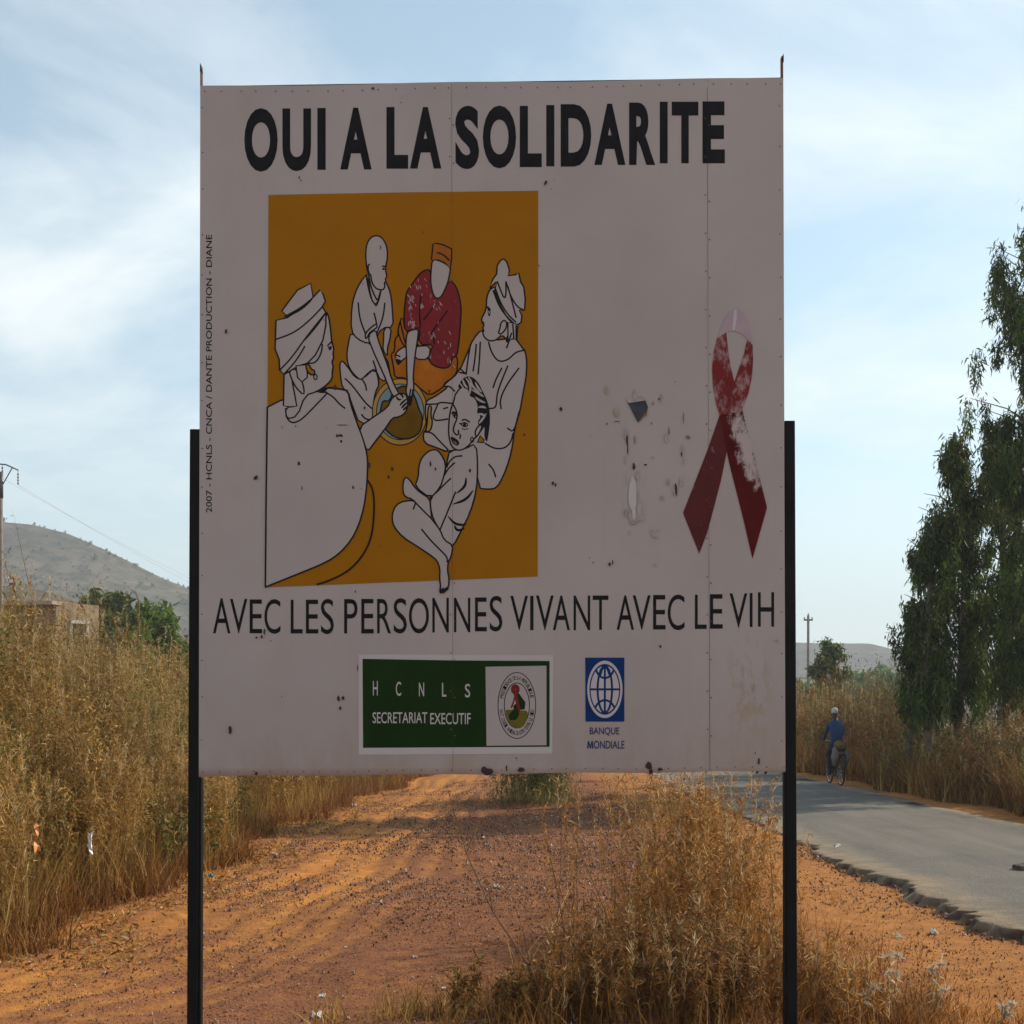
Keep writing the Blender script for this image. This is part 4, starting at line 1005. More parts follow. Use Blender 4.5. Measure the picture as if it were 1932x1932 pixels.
A.poly([(1535, 656), (1539, 607), (1547, 607), (1555, 640), (1563, 607), (1571, 607), (1575, 656), (1567, 656), (1565, 622), (1558, 654), (1552, 654), (1545, 622), (1543, 656)], 'wb', 0)
o = A.build('bank_emblem', BB); o['label'] = 'blue rectangle with white globe over the words BANQUE MONDIALE'

# ---- red ribbon
A = Art(Z5)
A.poly([(1100, 138), (1050, 168), (1012, 238), (988, 310), (975, 348), (1035, 308), (1075, 295), (1130, 308), (1180, 352), (1218, 392), (1205, 300), (1182, 212), (1145, 156)], 'pink', 1)
A.poly([(1092, 150), (1108, 150), (1108, 210), (1095, 292), (1078, 292)], 'lw', 0)
A.poly([(973, 348), (1036, 308), (1048, 420), (1062, 520), (1090, 640), (1150, 850), (1165, 920), (1080, 960), (990, 878), (964, 800), (945, 690), (938, 560), (946, 450)], 'rib', 0)
A.poly([(1180, 352), (1218, 395), (1222, 490), (1214, 610), (1190, 725), (1150, 835), (1100, 960), (1010, 900), (1060, 740), (1115, 580), (1160, 450)], 'rib', 0)
A.poly([(990, 878), (1080, 930), (1000, 1330), (905, 1690), (850, 1835), (738, 1553), (910, 1110)], 'ribd', 0)
A.poly([(990, 878), (1150, 850), (1165, 920), (1250, 1240), (1318, 1517), (1217, 1870), (1155, 1600), (1055, 1205), (1020, 1040)], 'ribw', 0)
o = A.build('painted_ribbon', BB); o['label'] = 'worn dark red looped ribbon painted at the right'

# ------------------------------------------------------------------ painted scene on the billboard (coordinates of an enlargement of the panel)
LW = 3.0
A = Art(Z3)
A.poly([(85, 75), (990, 58), (1893, 47), (1891, 1400), (1889, 2633), (1000, 2668), (65, 2705), (70, 2100), (78, 1500)], 'y', 0)
PAINT = A.build('painted_background', BB); PAINT['label'] = 'ochre rectangle behind the painted figures'

# boy leaning over the bowl
A = Art(Z3)
A.poly([(578, 1185), (612, 1222), (665, 1300), (712, 1312), (800, 1235), (830, 1340), (800, 1400), (785, 1500), (800, 1560), (700, 1625), (640, 1470), (618, 1390), (580, 1372), (566, 1280), (562, 1205)], 'w', 1, LW)
A.poly([(638, 990), (618, 1080), (609, 1150), (618, 1215), (645, 1265), (690, 1310), (712, 1312), (760, 1262), (800, 1240), (840, 1330), (905, 1300), (880, 1160), (760, 1070)], 'w', 1, LW)
A.poly([(750, 600), (765, 660), (775, 770), (808, 822), (832, 770), (845, 700), (800, 640)], 'w', 0)
A.poly([(748, 602), (700, 660), (662, 740), (642, 830), (638, 985), (680, 1042), (755, 1075), (800, 1040), (848, 965), (922, 962), (916, 850), (908, 760), (892, 700), (868, 652), (838, 712), (808, 820), (770, 770)], 'w', 1, LW)
A.poly([(858, 966), (856, 1060), (850, 1110), (882, 1165), (882, 1100), (900, 1040), (908, 964)], 'w', 1, LW)
A.poly([(748, 1020), (785, 1120), (835, 1230), (880, 1330), (905, 1400), (922, 1425), (958, 1402), (935, 1365), (908, 1300), (882, 1215), (848, 1125), (818, 1040), (802, 975)], 'w', 1, LW)
A.poly([(733, 1038), (735, 1002), (770, 965), (808, 938), (815, 960), (795, 978), (760, 1000), (746, 1035)], 'w', 1, LW)
A.poly([(752, 604), (740, 540), (736, 465), (744, 402), (770, 360), (806, 346), (842, 358), (868, 395), (882, 442), (882, 505), (871, 552), (870, 585), (880, 626), (867, 636), (873, 654), (861, 664), (866, 690), (855, 710), (835, 713), (808, 704), (788, 682), (775, 650), (770, 606)], 'w', 1, LW)
for l_ in ([(765, 540), (753, 545), (752, 575), (760, 600)], [(743, 605), (740, 630), (770, 770), (806, 820)], [(757, 605), (762, 650), (785, 730), (812, 780)], [(808, 820), (828, 770), (838, 715)], [(815, 775), (828, 770)], [(686, 795), (692, 870), (705, 930), (735, 1005)], [(865, 798), (856, 880), (835, 945), (812, 1000)], [(792, 865), (804, 910), (810, 945)],
            [(596, 1305), (640, 1345), (690, 1410), (735, 1470), (778, 1508)], [(712, 1312), (735, 1345), (742, 1388)], [(708, 1545), (730, 1575), (768, 1585)], [(786, 1185), (808, 1250), (826, 1340)], [(846, 556), (856, 552), (868, 558)]): A.stroke(l_, LW)
A.ell(856, 572, 9, 8, 'k', 12)
A.build('painted_boy', PAINT)

# man in the red robe
A = Art(Z3)
A.poly([(985, 880), (955, 960), (955, 1020), (932, 1040), (930, 1130), (905, 1140), (925, 1240), (930, 1300), (1000, 1300), (1060, 1335), (1110, 1380), (1165, 1422), (1250, 1370), (1272, 1330), (1345, 1290), (1356, 1160), (1315, 1165), (1250, 1230), (1150, 1180), (1090, 1080), (1000, 985)], 'o', 1, LW)
A.poly([(1172, 570), (1120, 585), (1080, 625), (1050, 670), (1012, 720), (1000, 800), (992, 880), (998, 995), (1060, 972), (1104, 965), (1090, 1080), (1192, 1078), (1168, 1130), (1158, 1180), (1190, 1222), (1260, 1240), (1302, 1225), (1318, 1165), (1348, 1158), (1362, 1060), (1370, 960), (1378, 850), (1368, 770), (1345, 690), (1300, 640), (1240, 760), (1200, 760)], 'r', 1, LW)
A.poly([(1062, 1100), (1075, 1090), (1172, 1085), (1160, 1180), (1062, 1176)], 'w', 1, LW)
A.poly([(1010, 1090), (970, 1105), (932, 1142), (938, 1180), (965, 1205), (985, 1180), (1012, 1165)], 'w', 1, LW)
A.poly([(932, 1158), (972, 1180), (975, 1200), (955, 1222), (938, 1195)], 'k', 1)
A.stroke([(932, 1145), (970, 1160)], LW); A.stroke([(935, 1170), (968, 1176)], 1.5, 'w')
A.poly([(1015, 995), (1005, 1060), (1010, 1150), (1012, 1250), (1015, 1330), (1004, 1395), (1020, 1430), (1042, 1445), (1056, 1402), (1060, 1360), (1055, 1300), (1062, 1200), (1075, 1100), (1088, 1020), (1088, 974), (1050, 980)], 'w', 1, LW)
A.poly([(1183, 510), (1175, 580), (1171, 645), (1180, 712), (1195, 756), (1218, 772), (1245, 756), (1270, 705), (1290, 655), (1302, 590), (1304, 562), (1270, 535), (1220, 512)], 'w', 1, LW)
A.poly([(1188, 404), (1177, 512), (1222, 512), (1268, 532), (1303, 566), (1312, 500), (1313, 438), (1262, 412), (1218, 401)], 'cap', 0, LW)
for l_ in ([(1215, 462), (1258, 475), (1298, 515)], [(1204, 812), (1160, 865), (1124, 915)], [(1286, 850), (1230, 925), (1178, 1000)], [(1178, 1000), (1195, 1050), (1195, 1078)], [(968, 925), (985, 1000), (1005, 1080)], [(950, 985), (975, 1060), (1000, 1095)], [(1108, 740), (1095, 850), (1104, 965)], [(1040, 1375), (1028, 1440)], [(1054, 1380), (1046, 1440)]): A.stroke(l_, LW)
rr_ = random.Random(3)
for cx_, cy_, sx_, sy_, n_ in ((1040, 800, 22, 90, 16), (1050, 930, 30, 30, 12), (1090, 670, 30, 30, 6), (1215, 800, 20, 20, 6), (1110, 790, 8, 70, 8), (1290, 1170, 40, 50, 8), (1250, 1000, 70, 120, 10)):
    for i_ in range(n_):
        x_, y_ = rr_.gauss(cx_, sx_ * 0.6), rr_.gauss(cy_, sy_ * 0.6); l_ = rr_.uniform(8, 34); a_ = rr_.gauss(0.25, 0.35)
        A.stroke([(x_, y_), (x_ + l_ * math.sin(a_) * 0.5 + rr_.gauss(0, 2), y_ + l_ * 0.5), (x_ + l_ * math.sin(a_), y_ + l_)], rr_.uniform(0.8, 2.2), 'fade', 1, taper=True)
A.build('painted_man', PAINT)

# bowl
A = Art(Z3)
A.ell(966, 1530, 188, 226, 'k'); A.ell(966, 1530, 181, 219, 'tan'); A.ell(968, 1530, 162, 190, 'k'); A.ell(968, 1530, 156, 184, 'blu')
A.poly([(826, 1580), (840, 1500), (852, 1452), (895, 1462), (925, 1385), (1000, 1348), (1050, 1400), (1075, 1450), (1092, 1510), (1118, 1560), (1112, 1640), (1080, 1690), (1010, 1716), (930, 1702), (868, 1650)], 'food', 1, LW)
A.build('painted_bowl', PAINT)

# the two arms of the boy and man reach over the bowl
A = Art(Z3)
A.poly([(862, 1290), (905, 1400), (922, 1425), (958, 1402), (935, 1365), (908, 1300), (900, 1280)], 'w', 1)
A.stroke([(862, 1290), (905, 1400), (922, 1425)], LW); A.stroke([(900, 1280), (908, 1300), (935, 1365), (958, 1402)], LW)
A.poly([(1014, 1300), (1015, 1340), (1004, 1395), (1020, 1430), (1042, 1445), (1056, 1402), (1060, 1360), (1055, 1300)], 'w', 1)
A.stroke([(1014, 1300), (1015, 1340), (1004, 1395), (1020, 1432)], LW); A.stroke([(1055, 1300), (1060, 1360), (1056, 1402), (1044, 1445)], LW)
A.poly([(1016, 1425), (1050, 1420), (1048, 1470), (1034, 1498), (1020, 1480)], 'k', 1)
A.stroke([(1040, 1375), (1028, 1435)], LW); A.stroke([(1054, 1380), (1046, 1430)], LW)
A.build('painted_hands', PAINT)

# woman seated at the right
A = Art(Z3)
A.poly([(1515, 975), (1455, 1045), (1425, 1120), (1362, 1265), (1265, 1345), (1262, 1362), (1296, 1360), (1200, 1430), (1150, 1450), (1138, 1480), (1136, 1560), (1150, 1640), (1120, 1675), (1130, 1740), (1210, 1770), (1290, 1800), (1480, 1760), (1487, 2040), (1560, 2050), (1615, 2040), (1660, 1960), (1700, 1850), (1722, 1750), (1735, 1640), (1772, 1520), (1792, 1400), (1812, 1300), (1817, 1200), (1808, 1130), (1790, 1105), (1748, 1048), (1722, 1020), (1690, 1040), (1600, 1050), (1530, 1030)], 'w', 1, LW)
A.poly([(1622, 690), (1570, 705), (1548, 760), (1545, 830), (1535, 865), (1512, 905), (1518, 935), (1532, 945), (1520, 970), (1530, 985), (1520, 1000), (1532, 1030), (1560, 1055), (1610, 1052), (1650, 1010), (1690, 1060), (1715, 1000), (1720, 940), (1700, 880)], 'w', 1, LW)
A.poly([(1568, 702), (1590, 640), (1615, 605), (1618, 550), (1640, 515), (1662, 505), (1682, 525), (1700, 580), (1692, 618), (1745, 610), (1762, 598), (1775, 660), (1795, 690), (1806, 770), (1802, 845), (1765, 850), (1784, 885), (1778, 930), (1758, 945), (1722, 940), (1680, 890), (1640, 820), (1600, 720), (1618, 655)], 'w', 0, LW)
A.poly([(1690, 930), (1758, 942), (1748, 1050), (1720, 1040), (1690, 1060)], 'w', 0, LW)
A.poly([(1660, 915), (1640, 940), (1636, 975), (1625, 1000), (1640, 1012), (1665, 990), (1682, 960), (1680, 925)], 'w', 1, LW)
for l_ in ([(1618, 655), (1650, 740), (1668, 772), (1678, 740), (1676, 655)], [(1676, 655), (1710, 760), (1755, 830), (1800, 850)], [(1590, 715), (1625, 810), (1670, 880), (1730, 938)], [(1605, 700), (1640, 800), (1690, 880), (1745, 930)], [(1690, 690), (1720, 800), (1745, 900)], [(1568, 702), (1610, 660)],
            [(1560, 1060), (1575, 1120), (1610, 1180), (1650, 1195), (1700, 1175), (1740, 1130), (1808, 1115)], [(1690, 1020), (1675, 1050), (1692, 1070), (1715, 1000)], [(1722, 940), (1730, 1040)], [(1745, 945), (1745, 1048)], [(1700, 1050), (1680, 1105)], [(1440, 1075), (1420, 1190), (1410, 1280)], [(1478, 1075), (1470, 1170), (1456, 1260)], [(1505, 1060), (1500, 1170), (1490, 1280)], [(1365, 1235), (1395, 1265), (1415, 1280)],
            [(1650, 1235), (1610, 1310), (1590, 1370)], [(1690, 1220), (1640, 1340), (1615, 1420), (1612, 1505), (1560, 1508)], [(1765, 1235), (1680, 1350), (1635, 1450), (1645, 1512)], [(1685, 1638), (1730, 1670), (1765, 1530)], [(1725, 1670), (1712, 1730), (1670, 1775), (1600, 1778), (1535, 1740)], [(1560, 1880), (1595, 1920), (1608, 1970)], [(1362, 1265), (1410, 1275)], [(1265, 1360), (1300, 1358), (1335, 1395)],
            [(1140, 1480), (1220, 1478), (1240, 1465), (1322, 1475)], [(1220, 1480), (1185, 1560), (1200, 1592), (1290, 1578)], [(1130, 1665), (1180, 1668), (1225, 1720), (1290, 1785)], [(1515, 985), (1532, 985)], [(1530, 935), (1515, 925)], [(1255, 1510), (1290, 1500)]): A.stroke(l_, LW)
A.poly([(1552, 830), (1575, 850), (1570, 895), (1555, 880)], 'k', 1); A.stroke([(1550, 825), (1572, 850)], LW * 1.4); A.poly([(1556, 850), (1568, 858), (1566, 880)], 'w', 1)
A.poly([(1158, 1490), (1180, 1492), (1172, 1550), (1186, 1600), (1170, 1660), (1138, 1665), (1150, 1600), (1152, 1540)], 'tan', 1, LW)
A.poly([(1485, 1735), (1505, 1690), (1530, 1720), (1528, 1735)], 'y', 0, LW)
A.build('painted_seated_woman', PAINT)

# girl at the front, looking out
A = Art(Z3); D = 1181
A.poly([(1300, 1790), (1285, 1850), (1275, 1900), (1262, 1960), (1235, 2040), (1170, 2110), (1172, 2180), (1190, 2250), (1232, 2320), (1262, 2400), (1300, 2430), (1330, 2420), (1370, 2340), (1440, 2200), (1480, 2050), (1488, 1900), (1478, 1740), (1400, 1780)], 'w', 1, LW)
A.poly([(1155, 1795), (1110, 1840), (1092, 1900), (1090, 1970), (1065, 2030), (1170, 2110), (1235, 2040), (1262, 1960), (1275, 1880), (1240, 1810), (1205, 1780)], 'w', 1, LW)
A.poly([(1040, 2122), (960, 2138), (925, 2180), (912, 2240), (925, 2300), (985, 2370), (1080, 2430), (1170, 2490), (1215, 2525), (1235, 2580), (1232, 2650), (1240, 2700), (1232, 2740), (1255, 2742), (1292, 2710), (1295, 2640), (1285, 2600), (1288, 2540), (1310, 2500), (1322, 2425), (1262, 2390), (1235, 2320), (1180, 2250), (1120, 2180), (1070, 2135)], 'w', 1, LW)
A.poly([(1010, 1967), (990, 1985), (985, 2060), (1000, 2100), (1050, 2115), (1090, 2160), (1180, 2250), (1172, 2180), (1166, 2112), (1100, 2070), (1060, 2030), (1035, 1990)], 'w', 1, LW)
A.poly([(1340, 1400), (1325, 1470), (1310, 1500), (1298, 1560), (1292, 1640), (1295, 1700), (1310, 1760), (1345, 1788), (1385, 1785), (1425, 1760), (1460, 1715), (1485, 1690), (1520, 1640), (1540, 1600), (1535, 1500), (1490, 1400), (1420, 1330)], 'w', 1, LW)
A.poly([(1350, 1370), (1375, 1320), (1410, 1290), (1450, 1295), (1490, 1330), (1520, 1390), (1545, 1440), (1565, 1500), (1572, 1590), (1560, 1680), (1550, 1738), (1530, 1700), (1535, 1620), (1500, 1640), (1485, 1600), (1510, 1560), (1480, 1540), (1490, 1500), (1470, 1440), (1430, 1425), (1425, 1380), (1390, 1370)], 'k', 1)
for l_ in ([(1385, 1310), (1400, 1350), (1420, 1370)], [(1405, 1300), (1435, 1340), (1440, 1380), (1430, 1420)], [(1440, 1310), (1450, 1360), (1500, 1400)], [(1445, 1380), (1500, 1410), (1530, 1430)], [(1470, 1330), (1490, 1370), (1515, 1400)], [(1470, 1430), (1500, 1455), (1540, 1470)], [(1490, 1500), (1520, 1495), (1545, 1505)], [(1488, 1545), (1515, 1545), (1540, 1560)], [(1495, 1610), (1520, 1580), (1545, 1540)], [(1365, 1335), (1395, 1375)], [(1425, 1295), (1445, 1330)]): A.stroke(l_, 4.2, 'w', 2, taper=True)
A.poly([(1505, 1615), (1480, 1640), (1468, 1670), (1478, 1700), (1500, 1670), (1518, 1630)], 'w', 1, LW)
A.ellring(1450, 1717, 10, 16, 2.4, 'k', n=16)
for l_ in ([(1322, 1480), (1345, 1520), (1352, 1570), (1330, 1620), (1322, 1660), (1345, 1688), (1360, 1680), (1358, 1650)], [(1380, 1590), (1400, 1578), (1435, 1600)], [(1365, 1605), (1385, 1620)], [(1310, 1700), (1318, 1730), (1345, 1755), (1362, 1745), (1350, 1720), (1310, 1700)], [(1318, 1712), (1355, 1742)], [(1372, 1680), (1368, 1712)], [(1312, 1545), (1325, 1528), (1345, 1540)],
            [(1385, 1825), (1330, 1830), (1292, 1870), (1280, 1905)], [(1335, 1870), (1290, 1910), (1258, 1965)], [(1308, 1975), (1240, 2040), (1212, 2070)], [(1340, 2065), (1290, 2190), (1235, 2320)], [(1072, 2140), (1055, 2185)], [(1110, 2315), (1170, 2390), (1230, 2450), (1285, 2505), (1282, 2540)], [(1165, 2112), (1230, 2050)]): A.stroke(l_, LW)
for l_ in ([(1410, 1970), (1405, 2030), (1345, 2078)], [(1458, 2055), (1410, 2120), (1320, 2150)], [(1285, 2225), (1330, 2280), (1385, 2290), (1410, 2282)], [(1330, 2290), (1350, 2330), (1400, 2310)]): A.stroke(l_, 5.0, 'k', 2, taper=True)
A.poly([(1318, 1535), (1345, 1548), (1348, 1575), (1330, 1568)], 'w', 1, 2.2); A.ell(1333, 1556, 7, 12, 'k', 12)
A.poly([(1372, 1612), (1400, 1600), (1425, 1615), (1402, 1635)], 'w', 1, 2.2); A.ell(1399, 1617, 11, 13, 'k', 12); A.stroke([(1380, 1640), (1400, 1650), (1425, 1642)], 1.8)
A.poly([(1232, 2705), (1245, 2718), (1256, 2705), (1266, 2716), (1276, 2702), (1284, 2710), (1293, 2692), (1292, 2720), (1262, 2745), (1233, 2748)], 'k', 0)
A.build('painted_girl', PAINT)

# large woman with the head wrap at the left, her arm to the bowl
A = Art(Z3)
A.poly([(690, 1635), (790, 1565), (885, 1500), (905, 1450), (930, 1425), (970, 1405), (1005, 1410), (1018, 1450), (1018, 1500), (1000, 1540), (960, 1565), (915, 1570), (870, 1640), (800, 1730), (748, 1800), (720, 1720)], 'w', 1, LW)
for l_ in ([(940, 1425), (955, 1450), (978, 1448)], [(960, 1408), (985, 1420), (985, 1440)], [(1015, 1440), (980, 1470), (965, 1490)], [(1018, 1465), (995, 1485), (975, 1508)], [(1018, 1490), (1000, 1508), (985, 1520)]): A.stroke(l_, 4.0, 'k', 2, taper=True)
A.poly([(78, 1502), (78, 1500), (85, 1496), (185, 1445), (250, 1440), (410, 1395), (480, 1365), (560, 1375), (618, 1390), (632, 1470), (680, 1610), (715, 1700), (738, 1780), (750, 1850), (748, 1960), (740, 2060), (725, 2170), (690, 2290), (640, 2390), (560, 2480), (470, 2540), (300, 2610), (80, 2698), (65, 2705), (65, 2705), (65, 2690), (70, 2100), (77, 1520)], 'w', 1, LW)
A.poly([(185, 1270), (270, 1230), (440, 1100), (475, 850), (490, 900), (502, 980), (508, 1060), (525, 1110), (516, 1140), (524, 1170), (508, 1195), (520, 1225), (512, 1260), (512, 1310), (470, 1355), (410, 1395), (330, 1420), (280, 1560), (205, 1580), (200, 1500), (270, 1495)], 'w', 1, LW)
A.poly([(190, 1280), (186, 1490), (230, 1498), (275, 1492), (262, 1420), (245, 1330), (235, 1260)], 'w', 0, LW)
A.poly([(222, 1255), (240, 1310), (270, 1370), (322, 1420), (325, 1380), (305, 1310), (272, 1240)], 'w', 1, LW)
A.poly([(175, 855), (230, 780), (280, 715), (368, 670), (385, 765), (280, 850), (210, 888)], 'w', 0, LW)
A.poly([(136, 918), (210, 900), (330, 820), (432, 713), (452, 745), (466, 790), (445, 825), (470, 865), (470, 950), (450, 1050), (400, 1150), (345, 1205), (290, 1222), (190, 1280), (160, 1250), (158, 1180), (130, 1110)], 'w', 0, LW)
for l_ in ([(190, 895), (290, 850), (380, 775)],): A.stroke(l_, 6.5, 'k', 2, taper=True)
for l_ in ([(136, 1045), (260, 1000), (370, 910), (448, 825)], [(162, 1250), (240, 1170), (330, 1040), (470, 865)], [(190, 1278), (270, 1190), (330, 1090)], [(130, 1110), (136, 918)], [(345, 1205), (400, 1205), (440, 1140), (447, 1075)]): A.stroke(l_, LW)
A.stroke([(320, 1060), (400, 960), (468, 872)], 5, 'k', 1, taper=True)
A.poly([(270, 1222), (335, 1215), (345, 1260), (345, 1300), (310, 1330), (280, 1300)], 'w', 0, LW)
A.poly([(335, 1210), (360, 1215), (372, 1245), (398, 1255), (392, 1285), (362, 1280), (340, 1250)], 'y', 1, LW); A.ellring(400, 1297, 11, 18, 2.4, 'k', n=16)
for l_ in ([(480, 1090), (498, 1070), (508, 1060)], [(484, 1100), (510, 1095)], [(200, 1505), (205, 1570), (240, 1608), (300, 1590), (380, 1510), (480, 1405)], [(410, 1395), (440, 1392), (480, 1368), (560, 1378), (618, 1390)], [(478, 1405), (520, 1430), (560, 1478), (600, 1508)], [(445, 1400), (480, 1400)]): A.stroke(l_, LW)
A.poly([(486, 1112), (500, 1098), (512, 1108), (495, 1120)], 'k', 0)
A.stroke([(410, 1394), (445, 1398), (478, 1380)], 5, 'k', 1, taper=True)
A.stroke([(750, 1990), (782, 2040), (795, 2130), (790, 2270), (770, 2390), (715, 2500), (620, 2600), (500, 2660), (408, 2688)], 3.4)
A.stroke([(78, 1500), (70, 2100), (65, 2705)], 3.2, 'k', 0)
A.build('painted_woman_with_head_wrap', PAINT)

# ---- damage: tear, scrapes, chips
A = Art(Z5)
A.poly([(345, 765), (392, 772), (402, 692), (416, 742), (455, 752), (478, 776), (495, 822), (488, 860), (462, 880), (428, 932), (392, 862), (358, 795)], 'hole', 0)
A.poly([(345, 765), (392, 772), (402, 692), (416, 742), (455, 752), (478, 778), (360, 796)], 'fade', 0)
A.poly([(428, 932), (462, 882), (490, 850), (485, 885), (470, 888)], 'scr', 0)
for x_, y_, rx, ry_, kk in ((345, 1010, 14, 55, 'fade'), (352, 1050, 10, 40, 'chip'), (338, 1190, 6, 48, 'fade'), (356, 1110, 6, 50, 'hole'), (405, 1050, 5, 34, 'scr'), (398, 1235, 13, 28, 'chip'), (392, 1420, 34, 150, 'lw'), (425, 1300, 14, 40, 'fade'), (345, 1550, 14, 40, 'fade'), (395, 1590, 44, 70, 'fade'), (398, 1480, 18, 130, 'lw'), (370, 1690, 8, 20, 'fade'), (455, 1605, 14, 8, 'fade'),
                        (632, 1340, 14, 44, 'fade'), (685, 1400, 20, 60, 'fade'), (688, 1395, 10, 60, 'chip'), (725, 1340, 14, 46, 'fade'), (622, 1030, 14, 44, 'fade'), (640, 990, 6, 34, 'scr'), (735, 1120, 10, 60, 'fade'), (728, 1150, 6, 24, 'chip'), (770, 1030, 16, 20, 'scr'), (742, 1200, 8, 28, 'fade'), (530, 800, 5, 20, 'scr'), (588, 760, 7, 40, 'fade'), (572, 768, 7, 8, 'chip'), (740, 900, 4, 50, 'scr'), (520, 935, 4, 14, 'scr'),
                        (592, 1450, 14, 22, 'fade'), (478, 1222, 14, 8, 'chip'), (528, 1170, 10, 6, 'fade'), (525, 1690, 12, 34, 'fade'), (565, 1675, 12, 8, 'fade'), (550, 1722, 12, 10, 'fade'), (210, 700, 14, 44, 'stain'), (280, 860, 26, 44, 'stain'), (282, 922, 26, 3, 'chip'), (214, 938, 6, 8, 'chip'), (98, 1024, 4, 4, 'chip'), (252, 1895, 6, 20, 'chip'), (545, 1912, 10, 18, 'fade'), (118, 1895, 4, 8, 'chip'), (92, 1865, 5, 5, 'chip'), (682, 650, 4, 4, 'chip'), (1335, 915, 5, 10, 'stain'), (1160, 918, 6, 8, 'chip')):
    A.speck(x_, y_, rx, ry_, kk)
A.f = Z3
for x_, y_, rx, ry_ in ((568, 1690, 26, 14), (572, 1728, 9, 14), (545, 1690, 10, 14), (288, 1878, 11, 18), (310, 2043, 6, 16), (652, 2038, 8, 16), (707, 2046, 4, 5), (915, 1912, 9, 20), (890, 1967, 9, 14), (760, 1888, 11, 22), (1170, 1880, 9, 22), (1205, 1912, 7, 16), (1435, 1925, 11, 18), (1123, 328, 5, 10), (530, 1368, 12, 26), (730, 1503, 9, 14), (1163, 1390, 7, 12), (458, 915, 6, 6), (1898, 551, 5, 7), (1855, 408, 3, 6), (1800, 1685, 8, 12), (828, 2428, 4, 10), (272, 1555, 4, 6), (268, 1628, 4, 10), (668, 2735, 5, 10), (-5, 1975, 8, 14), (718, 673, 4, 8), (836, 430, 4, 16)): A.speck(x_, y_, rx, ry_)
A.speck(580, 1620, 46, 6, 'scr'); A.speck(178, 1635, 12, 10, 'stain'); A.speck(472, 1635, 8, 12, 'stain')
A.f = Z6
for x_, y_, rx, ry_ in ((287, 950, 13, 28), (957, 757, 11, 20), (985, 757, 10, 16), (968, 818, 8, 16), (500, 345, 8, 24), (482, 378, 8, 14), (450, 382, 7, 10), (540, 402, 4, 5), (1063, 98, 5, 8), (448, 1222, 9, 16), (1075, 570, 3, 34), (607, 748, 4, 7), (1880, 1210, 48, 28), (1860, 1200, 20, 24)): A.speck(x_, y_, rx, ry_)
A.f = Z7
for x_, y_, rx, ry_ in ((1088, 425, 7, 12), (1020, 1145, 24, 30), (1030, 1180, 14, 18), (1085, 1167, 22, 12), (1682, 1118, 9, 26), (1660, 1068, 4, 7), (220, 1100, 6, 6), (45, 1172, 36, 16), (160, 1160, 5, 20), (250, 1170, 30, 16)): A.speck(x_, y_, rx, ry_)
for x_, y_, rx, ry_ in ((1652, 670, 8, 26), (1790, 393, 12, 10), (470, 938, 4, 5)): A.speck(x_, y_, rx, ry_, 'stain')
A.f = Z1
for x_, y_, rx, ry_ in ((683, 828, 5, 12), (695, 846, 3, 8), (1328, 353, 4, 6), (1335, 325, 3, 4), (1342, 310, 3, 3), (218, 1803, 9, 18), (1150, 262, 14, 8)): A.speck(x_, y_, rx, ry_)
A.f = Z2
for x_, y_, rx, ry_ in ((393, 822, 8, 13), (448, 806, 3, 4), (428, 855, 4, 4)): A.speck(x_, y_, rx, ry_)
A.f = ID
for x_, y_ in ((484, 901), (1058, 772), (1048, 915), (1043, 912), (1150, 1065), (1030, 345)): A.speck(x_, y_, 3, 4.5)
A.stroke([(852.3, 160), (853.6, 800), (854.7, 1459)], 0.4, 'chip', 0); A.stroke([(1334.2, 152), (1336, 800), (1339.2, 1456)], 0.4, 'chip', 0)
o = A.build('chipped_paint', BB); o['label'] = 'rusty chips, scrapes and a torn hole in the white paint'
# ------------------------------------------------------------------ house behind the left brush
M_BEIGE = plain('beige_render', (0.30, 0.215, 0.125), 0.9, 0.35, 2.0)
M_MUD = plain('brown_render', (0.17, 0.10, 0.06), 0.9, 0.25, 2.0)
M_SLAB = plain('concrete_slab', (0.33, 0.25, 0.19), 0.9, 0.15, 3)
M_GLASSY = plain('dark_opening', (0.02, 0.02, 0.022), 0.3, 0.2, 5)
M_TRIM = plain('white_trim', (0.48, 0.45, 0.40), 0.7, 0.08, 5)
hd = 45.0
hx = (105 - 966) * hd / F
house = empty('house', (hx, hd, 0.0))
tag(house, 'flat roofed beige and brown house half hidden behind the left brush', 'house')
ztop = CAMH + (HOR - 1136) * hd / F
a_r = R(52)                                            # the lit wall runs back to the right
rd = Vector((math.cos(a_r), math.sin(a_r), 0)); ld = Vector((-math.cos(R(14)), math.sin(R(14)), 0))
def wall(name, d, L, z0, z1, th, mat, parent=house, off=(0, 0, 0)):
    nrm = Vector((-d.y, d.x, 0)); nrm = nrm if nrm.y > 0 else -nrm
    o0 = Vector(off); vs = []
    for z in (z0, z1):
        for s_, n_ in ((0, 0), (L, 0), (L, th), (0, th)): vs.append(o0 + d * s_ + nrm * n_ + Vector((0, 0, z)))
    mb = MB(); mb.add(vs, [(0, 1, 2, 3)[::-1], (4, 5, 6, 7), (0, 1, 5, 4), (1, 2, 6, 5), (2, 3, 7, 6), (3, 0, 4, 7)])
    return mb.build(name, mat, parent)
wall('wall', rd, 1.75, -0.3, ztop, 0.2, M_BEIGE)
wall('wall', ld, 2.6, -0.3, ztop - 0.12, 0.2, M_MUD, off=(-0.004, 0.003, 0))
mb = MB(); q_ = [Vector((0.12, -0.25, 0)), rd * 3.5 + Vector((0.1, -0.1, 0)), rd * 3.4 + ld * 2.2, ld * 2.75 + Vector((0, -0.25, 0))]
